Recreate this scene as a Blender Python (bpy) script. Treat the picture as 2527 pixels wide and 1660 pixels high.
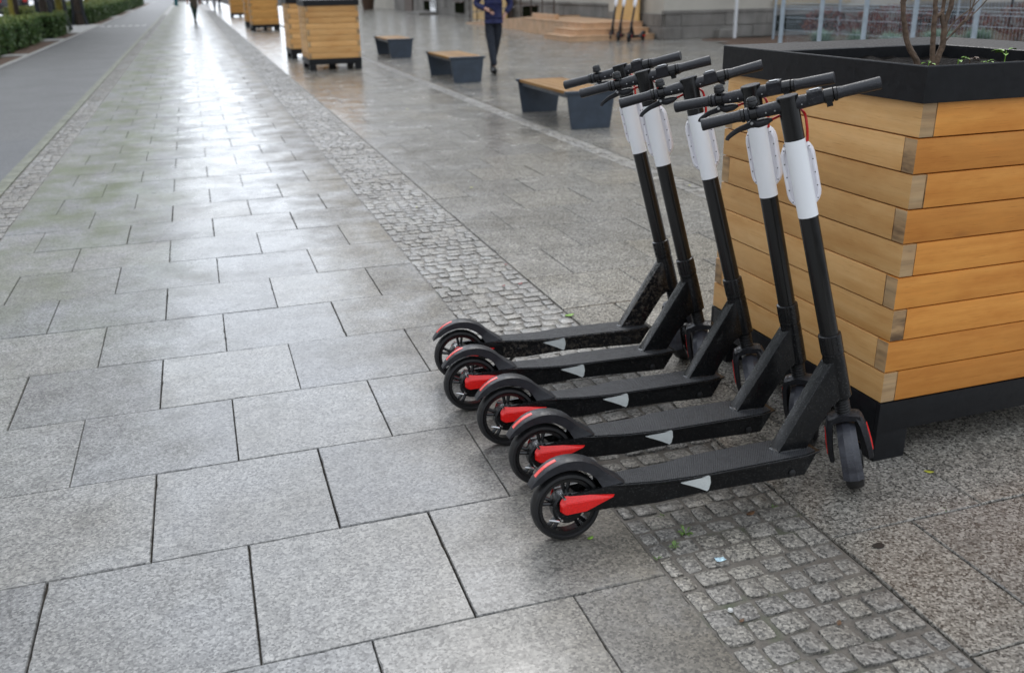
import bpy, bmesh, math, random
from mathutils import Vector, Matrix, Euler
R = math.radians
random.seed(7)
S = bpy.context.scene
COL = S.collection
for o in list(bpy.data.objects): bpy.data.objects.remove(o)

# ------------------------------------------------------------ camera, world, sun, exposure
H = 1.41291
yaw, pitch, roll = R(17.9865), R(20.9838), R(-0.92016)
cy, sy, cp, sp, cr, sr = math.cos(yaw), math.sin(yaw), math.cos(pitch), math.sin(pitch), math.cos(roll), math.sin(roll)
fwd = Vector((sy*cp, cy*cp, -sp)); rt = Vector((cy, -sy, 0)); up = rt.cross(fwd)
r2 = cr*rt + sr*up; u2 = -sr*rt + cr*up
cam = bpy.data.cameras.new('camera'); co = bpy.data.objects.new('camera', cam); COL.objects.link(co)
co.matrix_world = Matrix(((r2.x, u2.x, -fwd.x, 0), (r2.y, u2.y, -fwd.y, 0), (r2.z, u2.z, -fwd.z, H), (0, 0, 0, 1)))
cam.sensor_width = 36; cam.sensor_fit = 'HORIZONTAL'; cam.lens = 2268.555/2527*36
cam.clip_start = .05; cam.clip_end = 1500
cam.dof.use_dof = True; cam.dof.focus_distance = 2.75; cam.dof.aperture_fstop = 3.4
S.camera = co
S.render.resolution_x = 1024; S.render.resolution_y = 672
W = bpy.data.worlds.new('World'); S.world = W; W.use_nodes = True
nt = W.node_tree; nt.nodes.clear()
wo = nt.nodes.new('ShaderNodeOutputWorld'); bg = nt.nodes.new('ShaderNodeBackground')
sky = nt.nodes.new('ShaderNodeTexSky'); sky.sky_type = 'NISHITA'; sky.sun_disc = False
SUN_EL, SUN_AZ = 48, 25        # degrees; azimuth from the street axis (+Y) towards +X
sky.sun_elevation = R(SUN_EL); sky.sun_rotation = R(SUN_AZ); sky.dust_density = 4; sky.air_density = 1.5
tc = nt.nodes.new('ShaderNodeTexCoord')
cn = nt.nodes.new('ShaderNodeTexNoise'); cn.inputs['Scale'].default_value = 3.0; cn.inputs['Detail'].default_value = 5
mp = nt.nodes.new('ShaderNodeMapping'); mp.inputs['Scale'].default_value = (1, 1, 2.5)
nt.links.new(tc.outputs['Generated'], mp.inputs['Vector']); nt.links.new(mp.outputs[0], cn.inputs['Vector'])
crr = nt.nodes.new('ShaderNodeValToRGB'); crr.color_ramp.elements[0].position = .3; crr.color_ramp.elements[1].position = .72
crr.color_ramp.elements[0].color = (9.4, 10.2, 11.5, 1); crr.color_ramp.elements[1].color = (14.0, 14.9, 16.1, 1)
nt.links.new(cn.outputs['Fac'], crr.inputs['Fac'])
mx = nt.nodes.new('ShaderNodeMix'); mx.data_type = 'RGBA'; mx.inputs['Factor'].default_value = .86
nt.links.new(sky.outputs[0], mx.inputs['A']); nt.links.new(crr.outputs['Color'], mx.inputs['B'])
sxyz = nt.nodes.new('ShaderNodeSeparateXYZ'); nt.links.new(tc.outputs['Generated'], sxyz.inputs[0])
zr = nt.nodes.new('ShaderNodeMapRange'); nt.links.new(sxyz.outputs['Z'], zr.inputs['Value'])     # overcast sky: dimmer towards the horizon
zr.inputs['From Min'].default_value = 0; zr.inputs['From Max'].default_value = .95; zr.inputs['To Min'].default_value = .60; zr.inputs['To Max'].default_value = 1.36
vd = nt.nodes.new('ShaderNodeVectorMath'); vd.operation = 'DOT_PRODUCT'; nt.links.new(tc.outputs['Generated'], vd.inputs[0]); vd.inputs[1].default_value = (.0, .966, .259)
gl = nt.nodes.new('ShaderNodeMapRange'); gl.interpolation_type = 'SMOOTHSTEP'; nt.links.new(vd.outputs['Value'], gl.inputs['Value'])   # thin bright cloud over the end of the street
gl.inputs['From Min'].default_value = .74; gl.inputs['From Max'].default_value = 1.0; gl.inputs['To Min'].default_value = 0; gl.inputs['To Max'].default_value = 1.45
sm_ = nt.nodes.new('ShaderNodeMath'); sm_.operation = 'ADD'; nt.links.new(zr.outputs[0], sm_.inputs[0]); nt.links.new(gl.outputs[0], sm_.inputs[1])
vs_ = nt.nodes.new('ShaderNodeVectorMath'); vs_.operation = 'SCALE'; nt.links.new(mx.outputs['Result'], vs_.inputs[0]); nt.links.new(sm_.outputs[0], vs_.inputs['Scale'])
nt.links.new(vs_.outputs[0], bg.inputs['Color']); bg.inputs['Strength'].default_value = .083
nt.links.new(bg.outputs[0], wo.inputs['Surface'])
sun = bpy.data.lights.new('sun', 'SUN'); sun.energy = .7; sun.angle = R(25); sun.color = (1, .97, .93)
so = bpy.data.objects.new('sun', sun); COL.objects.link(so)
sd = Vector((math.sin(R(SUN_AZ))*math.cos(R(SUN_EL)), math.cos(R(SUN_AZ))*math.cos(R(SUN_EL)), math.sin(R(SUN_EL))))
so.rotation_euler = (-sd).to_track_quat('-Z', 'Y').to_euler(); so.location = (0, 0, 30)
S.view_settings.view_transform = 'Standard'; S.view_settings.look = 'None'; S.view_settings.gamma = 1
S.view_settings.exposure = 0.2
S.render.engine = 'CYCLES'
S.cycles.max_bounces = 6; S.cycles.use_denoising = True

# ------------------------------------------------------------ materials
def newmat(name):
    m = bpy.data.materials.new(name); m.use_nodes = True
    return m, m.node_tree, m.node_tree.nodes['Principled BSDF']
def N(nt, kind, **kw):
    n = nt.nodes.new(kind)
    for k, v in kw.items():
        if k in n.inputs: n.inputs[k].default_value = v
        else: setattr(n, k, v)
    return n
def ramp(nt, src, stops, interp='LINEAR'):
    r = nt.nodes.new('ShaderNodeValToRGB'); r.color_ramp.interpolation = interp
    e = r.color_ramp.elements
    while len(e) < len(stops): e.new(.5)
    for el, (p, c) in zip(e, stops):
        el.position = p; el.color = c if len(c) == 4 else (*c, 1)
    nt.links.new(src, r.inputs['Fac']); return r.outputs['Color']
def g3(v): return (v, v, v, 1)
def mixc(nt, f, a, b, mode='MIX'):
    m = nt.nodes.new('ShaderNodeMix'); m.data_type = 'RGBA'; m.blend_type = mode
    for s, v in (('Factor', f), ('A', a), ('B', b)):
        if isinstance(v, (int, float)): m.inputs[s].default_value = v
        elif isinstance(v, tuple): m.inputs[s].default_value = v if len(v) == 4 else (*v, 1)
        else: nt.links.new(v, m.inputs[s])
    return m.outputs['Result']
def math_(nt, op, a, b=None):
    m = nt.nodes.new('ShaderNodeMath'); m.operation = op
    for i, v in enumerate((a, b)):
        if v is None: continue
        if isinstance(v, (int, float)): m.inputs[i].default_value = v
        else: nt.links.new(v, m.inputs[i])
    return m.outputs[0]
def objc(nt, scale=(1, 1, 1), kind='Object', rot=(0, 0, 0)):
    t = nt.nodes.new('ShaderNodeTexCoord'); m = nt.nodes.new('ShaderNodeMapping')
    m.inputs['Scale'].default_value = scale; m.inputs['Rotation'].default_value = rot
    nt.links.new(t.outputs[kind], m.inputs['Vector']); return m.outputs[0]
def noise(nt, vec, scale, detail=3, rough=.5):
    n = N(nt, 'ShaderNodeTexNoise', Scale=scale, Detail=detail, Roughness=rough); nt.links.new(vec, n.inputs['Vector']); return n.outputs['Fac']
def bump(nt, b, h, strength=.3, dist=.01):
    n = N(nt, 'ShaderNodeBump', Strength=strength, Distance=dist); nt.links.new(h, n.inputs['Height']); nt.links.new(n.outputs[0], b.inputs['Normal'])
def simple(name, col, rough=.5, metal=0, var=.0, vs=20, bumpv=0, bs=200, spec=.5, coat=0, bdist=.002):
    m, nt, b = newmat(name)
    b.inputs['Roughness'].default_value = rough; b.inputs['Metallic'].default_value = metal
    b.inputs['Specular IOR Level'].default_value = spec
    if coat: b.inputs['Coat Weight'].default_value = coat; b.inputs['Coat Roughness'].default_value = .08
    v = objc(nt)
    if var:
        n = noise(nt, v, vs, 4, .6)
        c0 = tuple(max(0, c*(1-var)) for c in col); c1 = tuple(min(1, c*(1+var)) for c in col)
        nt.links.new(ramp(nt, n, [(.3, c0), (.7, c1)]), b.inputs['Base Color'])
        nt.links.new(ramp(nt, noise(nt, v, vs*1.7, 3), [(.3, g3(rough*.75)), (.7, g3(min(1, rough*1.25)))]), b.inputs['Roughness'])
    else: b.inputs['Base Color'].default_value = (*col, 1)
    if bumpv: bump(nt, b, noise(nt, v, bs, 3), bumpv, bdist)
    return m

def drops(m, scale=260, strength=.6):
    nt = m.node_tree; b = nt.nodes['Principled BSDF']; v = objc(nt)
    vo = N(nt, 'ShaderNodeTexVoronoi', Scale=scale); nt.links.new(v, vo.inputs['Vector'])
    sep = nt.nodes.new('ShaderNodeSeparateColor'); nt.links.new(vo.outputs['Color'], sep.inputs[0])
    k = math_(nt, 'GREATER_THAN', sep.outputs[0], .55)
    h = math_(nt, 'MULTIPLY', ramp(nt, vo.outputs['Distance'], [(0, g3(1)), (.42, g3(0))], 'EASE'), k)
    wet = math_(nt, 'MULTIPLY', math_(nt, 'GREATER_THAN', h, .1), 1.0)
    bump(nt, b, h, strength, .002)
    b.inputs['Coat Roughness'].default_value = .03; nt.links.new(wet, b.inputs['Coat Weight'])
    return m
def granite(name, dark, mid, light, wet=.3, speck=165, algae=False, big=.25, cobble=False):
    m, nt, b = newmat(name)
    v = objc(nt)
    vo = N(nt, 'ShaderNodeTexVoronoi', Scale=speck); vo.feature = 'F1'
    jit = N(nt, 'ShaderNodeTexNoise', Scale=speck*.8, Detail=2)
    nt.links.new(v, jit.inputs['Vector'])
    vv = nt.nodes.new('ShaderNodeVectorMath'); vv.operation = 'MULTIPLY_ADD'
    nt.links.new(jit.outputs['Color'], vv.inputs[0]); vv.inputs[1].default_value = (.0035, .0035, .0035); nt.links.new(v, vv.inputs[2])
    nt.links.new(vv.outputs[0], vo.inputs['Vector'])
    sep = nt.nodes.new('ShaderNodeSeparateColor'); nt.links.new(vo.outputs['Color'], sep.inputs[0])
    spec = ramp(nt, sep.outputs[0], [(0, dark), (.2, dark), (.3, mid), (.62, mid), (.78, light), (1, tuple(min(1, c*1.25) for c in light))])
    vo2 = N(nt, 'ShaderNodeTexVoronoi', Scale=speck*2.3); nt.links.new(vv.outputs[0], vo2.inputs['Vector'])
    sep2 = nt.nodes.new('ShaderNodeSeparateColor'); nt.links.new(vo2.outputs['Color'], sep2.inputs[0])
    spec2 = ramp(nt, sep2.outputs[1], [(0, dark), (.3, mid), (.8, light)])
    c = mixc(nt, .3, spec, spec2)
    # clusters, slab to slab change, large stains
    cl = noise(nt, v, 14, 5, .65)
    c = mixc(nt, 1.0, c, ramp(nt, cl, [(.25, g3(1-big)), (.75, g3(1+big*.6))]), 'MULTIPLY')
    at = N(nt, 'ShaderNodeAttribute'); at.attribute_name = 'rnd'
    c = mixc(nt, 1.0, c, ramp(nt, at.outputs['Fac'], [(0, (.86, .86, .87)), (.5, (.97, .97, .97)), (.8, (1.03, 1.01, .97)), (1, (1.10, 1.09, 1.06))]), 'MULTIPLY')
    st = noise(nt, v, .9, 5, .6)
    c = mixc(nt, 1.0, c, ramp(nt, st, [(.3, (.74, .71, .66)), (.6, (1, 1, 1))]), 'MULTIPLY')
    if algae:
        sx = nt.nodes.new('ShaderNodeSeparateXYZ'); nt.links.new(v, sx.inputs[0])
        # green film along the kerb side, between y 5 and 25
        mx_ = N(nt, 'ShaderNodeMapRange'); nt.links.new(sx.outputs['X'], mx_.inputs['Value']); mx_.inputs['From Min'].default_value = .1; mx_.inputs['From Max'].default_value = -.7
        my = N(nt, 'ShaderNodeMapRange'); nt.links.new(sx.outputs['Y'], my.inputs['Value']); my.inputs['From Min'].default_value = 2.6; my.inputs['From Max'].default_value = 7
        n2 = ramp(nt, noise(nt, objc(nt, (1, .6, 1)), 2.2, 6, .7), [(.4, g3(0)), (.62, g3(1))])
        f = math_(nt, 'MULTIPLY', mx_.outputs[0], my.outputs[0]); f = math_(nt, 'MULTIPLY', f, n2)
        f = math_(nt, 'MULTIPLY', f, .85)
        c = mixc(nt, f, c, (.105, .122, .055))
        bx = N(nt, 'ShaderNodeMapRange'); nt.links.new(sx.outputs['X'], bx.inputs['Value']); bx.inputs['From Min'].default_value = .35; bx.inputs['From Max'].default_value = 1.0
        n3 = ramp(nt, noise(nt, v, 1.6, 5, .7), [(.30, g3(0)), (.55, g3(1))])
        c = mixc(nt, math_(nt, 'MULTIPLY', math_(nt, 'MULTIPLY', bx.outputs[0], n3), .8), c, mixc(nt, 1.0, c, (.70, .60, .44), 'MULTIPLY'))
    nt.links.new(c, b.inputs['Base Color'])
    ro = noise(nt, v, 3.2, 5, .65)
    rr0 = ramp(nt, ro, [(.3, g3(wet*.55)), (.7, g3(wet*1.45))])
    if algae:    # the worn middle holds the water film, the edges are rougher
        ax_ = math_(nt, 'ABSOLUTE', math_(nt, 'SUBTRACT', sx.outputs['X'], .12))
        ed = N(nt, 'ShaderNodeMapRange'); nt.links.new(math_(nt, 'ADD', ax_, math_(nt, 'MULTIPLY', math_(nt, 'SUBTRACT', ro, .5), .8)), ed.inputs['Value'])
        ed.inputs['From Min'].default_value = .25; ed.inputs['From Max'].default_value = .95; ed.inputs['To Min'].default_value = 0; ed.inputs['To Max'].default_value = .42
        rr0 = math_(nt, 'ADD', rr0, ed.outputs[0])
    nt.links.new(rr0, b.inputs['Roughness'])
    b.inputs['Specular IOR Level'].default_value = .55
    h = math_(nt, 'ADD', noise(nt, v, 120, 3, .6), math_(nt, 'MULTIPLY', noise(nt, v, 9, 3), .9))
    bump(nt, b, h, .5 if cobble else .22, .0025 if cobble else .002)
    return m

M = {}
M['path'] = granite('path granite', (.085, .085, .086), (.213, .214, .213), (.318, .318, .312), wet=.25, algae=True)
M['plaza'] = granite('plaza granite', (.034, .032, .030), (.212, .200, .178), (.41, .388, .345), wet=.21, big=.3)
M['cobble'] = granite('cobble granite', (.04, .039, .038), (.20, .192, .176), (.37, .355, .325), wet=.46, cobble=True)
def mat_bed():
    m, nt, b = newmat('joint sand'); v = objc(nt)
    c = ramp(nt, noise(nt, v, 40, 5, .7), [(.3, (.07, .062, .052)), (.7, (.15, .132, .11))])
    moss = ramp(nt, noise(nt, v, 3.0, 4, .7), [(.56, g3(0)), (.72, g3(.8))])
    c = mixc(nt, moss, c, (.035, .06, .018))
    nt.links.new(c, b.inputs['Base Color']); b.inputs['Roughness'].default_value = .45
    bump(nt, b, noise(nt, v, 260, 3), .5, .003); return m
M['bed'] = mat_bed()
def mat_joint():
    m, nt, b = newmat('slab joint'); v = objc(nt)
    c = ramp(nt, noise(nt, v, 6, 4, .7), [(.35, (.022, .019, .016)), (.6, (.05, .042, .033)), (.8, (.034, .047, .02))])
    nt.links.new(c, b.inputs['Base Color']); b.inputs['Roughness'].default_value = .9; b.inputs['Specular IOR Level'].default_value = .1; return m
M['joint'] = mat_joint()
def mat_asphalt():
    m, nt, b = newmat('asphalt'); v = objc(nt)
    vo = N(nt, 'ShaderNodeTexVoronoi', Scale=140); nt.links.new(v, vo.inputs['Vector'])
    sep = nt.nodes.new('ShaderNodeSeparateColor'); nt.links.new(vo.outputs['Color'], sep.inputs[0])
    c = ramp(nt, sep.outputs[0], [(0, g3(.055)), (.6, g3(.10)), (1, g3(.17))])
    c = mixc(nt, 1.0, c, ramp(nt, noise(nt, v, 1.1, 5, .65), [(.3, g3(.8)), (.7, g3(1.15))]), 'MULTIPLY')
    sx = nt.nodes.new('ShaderNodeSeparateXYZ'); nt.links.new(v, sx.inputs[0])
    patch = math_(nt, 'LESS_THAN', sx.outputs['Y'], 10.6)   # newer, darker asphalt laid up to a straight seam
    c = mixc(nt, math_(nt, 'MULTIPLY', patch, .4), c, (.075, .08, .09))
    nt.links.new(c, b.inputs['Base Color']); b.inputs['Roughness'].default_value = .55
    bump(nt, b, noise(nt, v, 180, 3), .5, .003); return m
M['asphalt'] = mat_asphalt()
M['kerb'] = simple('kerb stone', (.15, .155, .115), .6, var=.35, vs=7, bumpv=.3)
M['kerbc'] = simple('concrete edging', (.33, .33, .32), .6, var=.2, vs=6, bumpv=.2)
M['soil'] = simple('bark soil', (.10, .058, .036), .85, var=.6, vs=25, bumpv=1, bs=30, bdist=.03)
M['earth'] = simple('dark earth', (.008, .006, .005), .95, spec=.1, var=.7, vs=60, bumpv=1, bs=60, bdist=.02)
M['white_line'] = simple('white paint line', (.55, .55, .53), .5, var=.2, vs=15)
M['black_metal'] = simple('black powder coat', (.0085, .009, .0105), .42, var=.25, vs=30, bumpv=.25, bs=500, bdist=.001, spec=.3)
M['rim_top'] = simple('wet black powder coat', (.012, .012, .0135), .42, var=.5, vs=60, bumpv=.8, bs=220, bdist=.0015, spec=.35)
M['frame'] = simple('scooter black frame', (.0055, .0057, .0062), .25, var=.4, vs=14, bumpv=.12, bs=240, bdist=.0008, spec=.32)
def scratches(m, base):
    nt = m.node_tree; b = nt.nodes['Principled BSDF']
    sc = ramp(nt, noise(nt, objc(nt, (1, 6, 9)), 15, 5, .85), [(.70, g3(0)), (.72, g3(1))])
    dirt = ramp(nt, noise(nt, objc(nt), 55, 6, .8), [(.58, g3(0)), (.70, g3(1))])
    c = mixc(nt, math_(nt, 'MULTIPLY', dirt, .16), base, (.07, .058, .045)); c = mixc(nt, math_(nt, 'MULTIPLY', sc, .5), c, (.35, .34, .36))
    for l in list(b.inputs['Base Color'].links): nt.links.remove(l)
    nt.links.new(c, b.inputs['Base Color'])
scratches(M['frame'], (.0055, .0057, .0062))
M['gloss'] = simple('scooter glossy black', (.007, .007, .0075), .24, var=.2, vs=14)
M['tube'] = simple('anodised black tube', (.009, .0088, .0085), .22, var=.15, vs=10)
M['plastic'] = simple('grey black plastic', (.017, .0175, .021), .42, var=.35, vs=40, bumpv=.35, bs=350, bdist=.001, spec=.4)
M['plastic_l'] = simple('greyer plastic', (.036, .037, .045), .36, var=.3, vs=60, bumpv=.3, bs=350, bdist=.001)
M['rubber'] = simple('tyre rubber', (.009, .009, .0095), .45, var=.4, vs=25, bumpv=.2, bs=200)
M['white'] = simple('white stem paint', (.74, .77, .80), .33, var=.04, vs=30)
def mat_white():
    m, nt, b = newmat('scuffed white paint'); v = objc(nt)
    s = ramp(nt, noise(nt, v, 90, 4, .8), [(.70, g3(0)), (.74, g3(1))])
    c = mixc(nt, math_(nt, 'MULTIPLY', s, .6), (.93, .94, .95), (.32, .31, .30))
    nt.links.new(c, b.inputs['Base Color']); b.inputs['Roughness'].default_value = .35; return m
M['white'] = mat_white()
M['whitebox'] = simple('white plastic', (.88, .86, .89), .38, var=.05, vs=20)
M['red'] = simple('red reflector', (.75, .014, .012), .22, var=.15, vs=250, bumpv=.4, bs=300, bdist=.001, coat=.5)
M['redpl'] = simple('light red reflector tape', (.80, .075, .06), .3, var=.12, vs=200)
M['cable'] = simple('red cable', (.62, .018, .014), .35)
M['reflw'] = simple('white side reflector', (.66, .69, .67), .3, var=.08, vs=40)
M['chrome'] = simple('steel', (.62, .62, .62), .22, metal=1)
M['bluegrey'] = simple('blue grey powder coated steel', (.034, .048, .068), .38, var=.22, vs=8, bumpv=.15)
M['galv'] = simple('galvanised steel', (.36, .42, .47), .45, var=.15, vs=12, metal=.2)
M['bark'] = simple('bark', (.13, .085, .055), .75, var=.5, vs=45, bumpv=1, bs=60, bdist=.004)
M['bark2'] = simple('dark street tree bark', (.065, .048, .036), .85, var=.5, vs=20, bumpv=1, bs=25, bdist=.02)
M['lichen'] = simple('lichen covered bark', (.23, .19, .03), .85, var=.5, vs=16, bumpv=1, bs=25, bdist=.02)
M['guard'] = simple('dark steel guard', (.018, .023, .032), .5, var=.2)
def mat_mat():
    m, nt, b = newmat('ribbed rubber mat')
    v = objc(nt, (1, 1, 1), rot=(0, 0, .5))
    w = N(nt, 'ShaderNodeTexWave', Scale=62); w.wave_type = 'BANDS'; w.bands_direction = 'X'; nt.links.new(v, w.inputs['Vector'])
    w2 = N(nt, 'ShaderNodeTexWave', Scale=62); w2.wave_type = 'BANDS'; w2.bands_direction = 'Y'; nt.links.new(v, w2.inputs['Vector'])
    h = math_(nt, 'MULTIPLY', w.outputs['Fac'], w2.outputs['Fac'])
    nt.links.new(ramp(nt, h, [(0, (.006, .0062, .007)), (1, (.075, .08, .09))]), b.inputs['Base Color'])  # bump tops coloured paler, standing in for sky reflections on them
    nt.links.new(ramp(nt, noise(nt, v, 30, 3), [(.3, g3(.3)), (.7, g3(.55))]), b.inputs['Roughness'])
    bump(nt, b, h, 1, .0022); return m
M['mat'] = mat_mat()
def mat_grip():
    m, nt, b = newmat('honeycomb rubber grip'); v = objc(nt)
    vo = N(nt, 'ShaderNodeTexVoronoi', Scale=230, Randomness=.15); nt.links.new(v, vo.inputs['Vector'])
    nt.links.new(ramp(nt, vo.outputs['Distance'], [(0, (.034, .035, .042)), (.75, (.012, .0125, .014))]), b.inputs['Base Color'])
    b.inputs['Roughness'].default_value = .42; bump(nt, b, vo.outputs['Distance'], -.8, .002); return m
M['grip'] = mat_grip()
def mat_wood(name, c0, c1, c2, tint=.2):
    m, nt, b = newmat(name)
    uv = nt.nodes.new('ShaderNodeUVMap'); mpn = nt.nodes.new('ShaderNodeMapping'); mpn.inputs['Scale'].default_value = (1.6, 34, 1)
    nt.links.new(uv.outputs[0], mpn.inputs['Vector'])
    mp2 = nt.nodes.new('ShaderNodeMapping'); mp2.inputs['Scale'].default_value = (12, 260, 1); nt.links.new(uv.outputs[0], mp2.inputs['Vector'])
    mp3 = nt.nodes.new('ShaderNodeMapping'); mp3.inputs['Scale'].default_value = (2.0, 6, 1); nt.links.new(uv.outputs[0], mp3.inputs['Vector'])
    a = noise(nt, mpn.outputs[0], 1, 4, .6); fine = noise(nt, mp2.outputs[0], 1, 3, .6); blot = noise(nt, mp3.outputs[0], 1.6, 4, .65)
    c = ramp(nt, a, [(.28, c0), (.5, c1), (.75, c2)])
    c = mixc(nt, 1.0, c, ramp(nt, fine, [(.28, (.80, .72, .60)), (.42, (1, 1, 1))]), 'MULTIPLY')
    c = mixc(nt, 1.0, c, ramp(nt, blot, [(.3, (.86, .76, .62)), (.55, (1, 1, 1)), (.75, (1.1, 1.06, 1.0))]), 'MULTIPLY')
    mp4 = nt.nodes.new('ShaderNodeMapping'); mp4.inputs['Scale'].default_value = (2.6, 7, 1); nt.links.new(uv.outputs[0], mp4.inputs['Vector'])
    kn = N(nt, 'ShaderNodeTexVoronoi', Scale=1.0); nt.links.new(mp4.outputs[0], kn.inputs['Vector'])
    ks = nt.nodes.new('ShaderNodeSeparateColor'); nt.links.new(kn.outputs['Color'], ks.inputs[0])
    kf = math_(nt, 'MULTIPLY', ramp(nt, kn.outputs['Distance'], [(.04, g3(1)), (.12, g3(0))]), math_(nt, 'GREATER_THAN', ks.outputs[0], .9))
    c = mixc(nt, math_(nt, 'MULTIPLY', kf, .6), c, (.30, .15, .06))
    at = N(nt, 'ShaderNodeAttribute'); at.attribute_name = 'rnd'
    c = mixc(nt, 1.0, c, ramp(nt, at.outputs['Fac'], [(0, (1-tint*.8, 1-tint, 1-tint*1.3)), (1, (1.08, 1.06, 1.04))]), 'MULTIPLY')
    tn = N(nt, 'ShaderNodeAttribute'); tn.attribute_name = 'stain'   # front boards are tinted deeper orange than the other sides
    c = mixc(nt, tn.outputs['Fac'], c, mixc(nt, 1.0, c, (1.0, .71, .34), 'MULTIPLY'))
    eg = N(nt, 'ShaderNodeAttribute'); eg.attribute_name = 'endg'
    egc = mixc(nt, 1.0, ramp(nt, blot, [(.34, (.17, .10, .05)), (.46, (.50, .31, .15)), (.7, (.60, .42, .23))]), ramp(nt, a, [(.3, g3(.6)), (.6, g3(1))]), 'MULTIPLY')
    c = mixc(nt, eg.outputs['Fac'], c, egc)
    nt.links.new(c, b.inputs['Base Color']); b.inputs['Roughness'].default_value = .5
    bump(nt, b, fine, .25, .0008); return m
M['wood'] = mat_wood('oiled larch planks', (.70, .405, .155), (.77, .465, .19), (.83, .54, .25), .3)
M['wood_o'] = mat_wood('orange stained planks', (.64, .32, .08), (.72, .39, .11), (.78, .46, .15))
M['slatwood'] = mat_wood('weathered bench slats', (.22, .115, .035), (.30, .165, .05), (.36, .215, .08)); M['slatwood'].node_tree.nodes['Principled BSDF'].inputs['Specular IOR Level'].default_value = .2
M['ply'] = simple('yellow plywood', (.62, .40, .15), .55, var=.15, vs=3)
M['stepwood'] = simple('pale timber step', (.56, .35, .20), .5, var=.18, vs=3)
M['stucco'] = simple('pale plaster', (.46, .43, .37), .85, var=.10, vs=1.2, bumpv=.2)
M['stucco2'] = simple('ochre plaster', (.42, .34, .22), .85, var=.12, vs=1.0, bumpv=.2)
def mat_stone():
    m, nt, b = newmat('rusticated plinth stone'); v = objc(nt)
    n = noise(nt, v, .9, 4, .6)
    c = ramp(nt, n, [(.3, (.13, .115, .10)), (.5, (.21, .195, .175)), (.7, (.28, .265, .24))])
    c = mixc(nt, 1.0, c, ramp(nt, noise(nt, objc(nt, (1, 1, .25)), 2.5, 5, .7), [(.3, g3(.65)), (.6, g3(1))]), 'MULTIPLY')
    nt.links.new(c, b.inputs['Base Color']); b.inputs['Roughness'].default_value = .7; bump(nt, b, noise(nt, v, 25, 4), .5, .02); return m
M['stone'] = mat_stone()
M['glass'] = simple('dark window glass', (.03, .038, .042), .06, spec=.7)
M['brownpaint'] = simple('brown painted steel', (.06, .04, .03), .5)
M['door'] = simple('dark brown door', (.08, .045, .028), .5, var=.2)
M['roof'] = simple('roof tiles', (.14, .05, .035), .7, var=.3, vs=3)
def mat_leaf(name, a, b_, c_):
    m, nt, b = newmat(name)
    oi = N(nt, 'ShaderNodeAttribute'); oi.attribute_name = 'rnd'
    nt.links.new(ramp(nt, oi.outputs['Fac'], [(0, a), (.55, b_), (1, c_)]), b.inputs['Base Color'])
    b.inputs['Roughness'].default_value = .45
    try: b.inputs['Transmission Weight'].default_value = 0
    except Exception: pass
    b.inputs['Subsurface Weight'].default_value = 0
    return m
M['hedge'] = mat_leaf('hedge leaves', (.028, .075, .016), (.075, .15, .03), (.24, .27, .06))
M['hedgey'] = mat_leaf('yellow green hedge leaves', (.06, .10, .02), (.13, .18, .03), (.28, .30, .06))
M['treeleaf'] = mat_leaf('street tree leaves', (.03, .06, .015), (.06, .10, .02), (.14, .16, .04))
M['barberry'] = mat_leaf('dark red barberry leaves', (.06, .012, .012), (.14, .025, .02), (.22, .09, .03))
M['fescue'] = mat_leaf('blue green fescue', (.10, .17, .12), (.20, .30, .22), (.32, .44, .34))
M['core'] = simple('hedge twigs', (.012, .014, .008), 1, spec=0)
M['leafy'] = simple('yellow leaf', (.42, .42, .05), .4, var=.3, vs=90)
M['leafg'] = simple('fresh green leaf', (.20, .38, .045), .35, var=.35, vs=60)
M['weed'] = simple('dull green weed', (.09, .16, .03), .5, var=.35, vs=90)
M['leafb'] = simple('brown wet leaf', (.11, .055, .025), .4, var=.4, vs=90)
M['petal'] = simple('dark red petal', (.20, .02, .018), .4, var=.3, vs=90)
M['paper'] = simple('pale paper', (.6, .6, .57), .6)
M['foil'] = simple('blue white wrapper', (.45, .62, .75), .3, var=.5, vs=120)
M['gum'] = simple('dark gum stain', (.02, .016, .013), .5)
M['skin'] = simple('skin', (.48, .27, .20), .5)
M['navy'] = simple('navy jacket cloth', (.014, .018, .075), .75, var=.2, vs=8)
M['jeans'] = simple('dark jeans', (.014, .018, .028), .85, var=.25, vs=20)
M['coat'] = simple('olive brown coat cloth', (.085, .068, .048), .85, var=.25, vs=10)
M['greencl'] = simple('dark green leggings', (.02, .045, .035), .85)
M['greycl'] = simple('light grey cloth', (.42, .42, .45), .85)
M['shoe'] = simple('black shoe leather', (.012, .012, .012), .5)
M['hair'] = simple('dark hair', (.02, .013, .009), .6)
M['phone'] = simple('black phone', (.01, .01, .01), .15)
M['carsilver'] = simple('silver car paint', (.50, .52, .55), .25, metal=.3, coat=1)
M['carwhite'] = simple('white car paint', (.72, .73, .74), .25, coat=1)
M['cardark'] = simple('dark car paint', (.022, .018, .022), .22, coat=1)
M['carblack'] = simple('black car paint', (.012, .014, .018), .22, coat=1)
M['taillight'] = simple('red tail light lens', (.70, .03, .02), .2, coat=.5)
M['lamp'] = simple('clear head lamp', (.75, .75, .72), .1)
M['teal'] = simple('teal painted steel', (.03, .16, .19), .5)

for k_ in ('plastic', 'plastic_l', 'rim_top', 'grip'): drops(M[k_])
drops(M['frame'], 210, .5); drops(M['red'], 330, .5)
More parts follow.
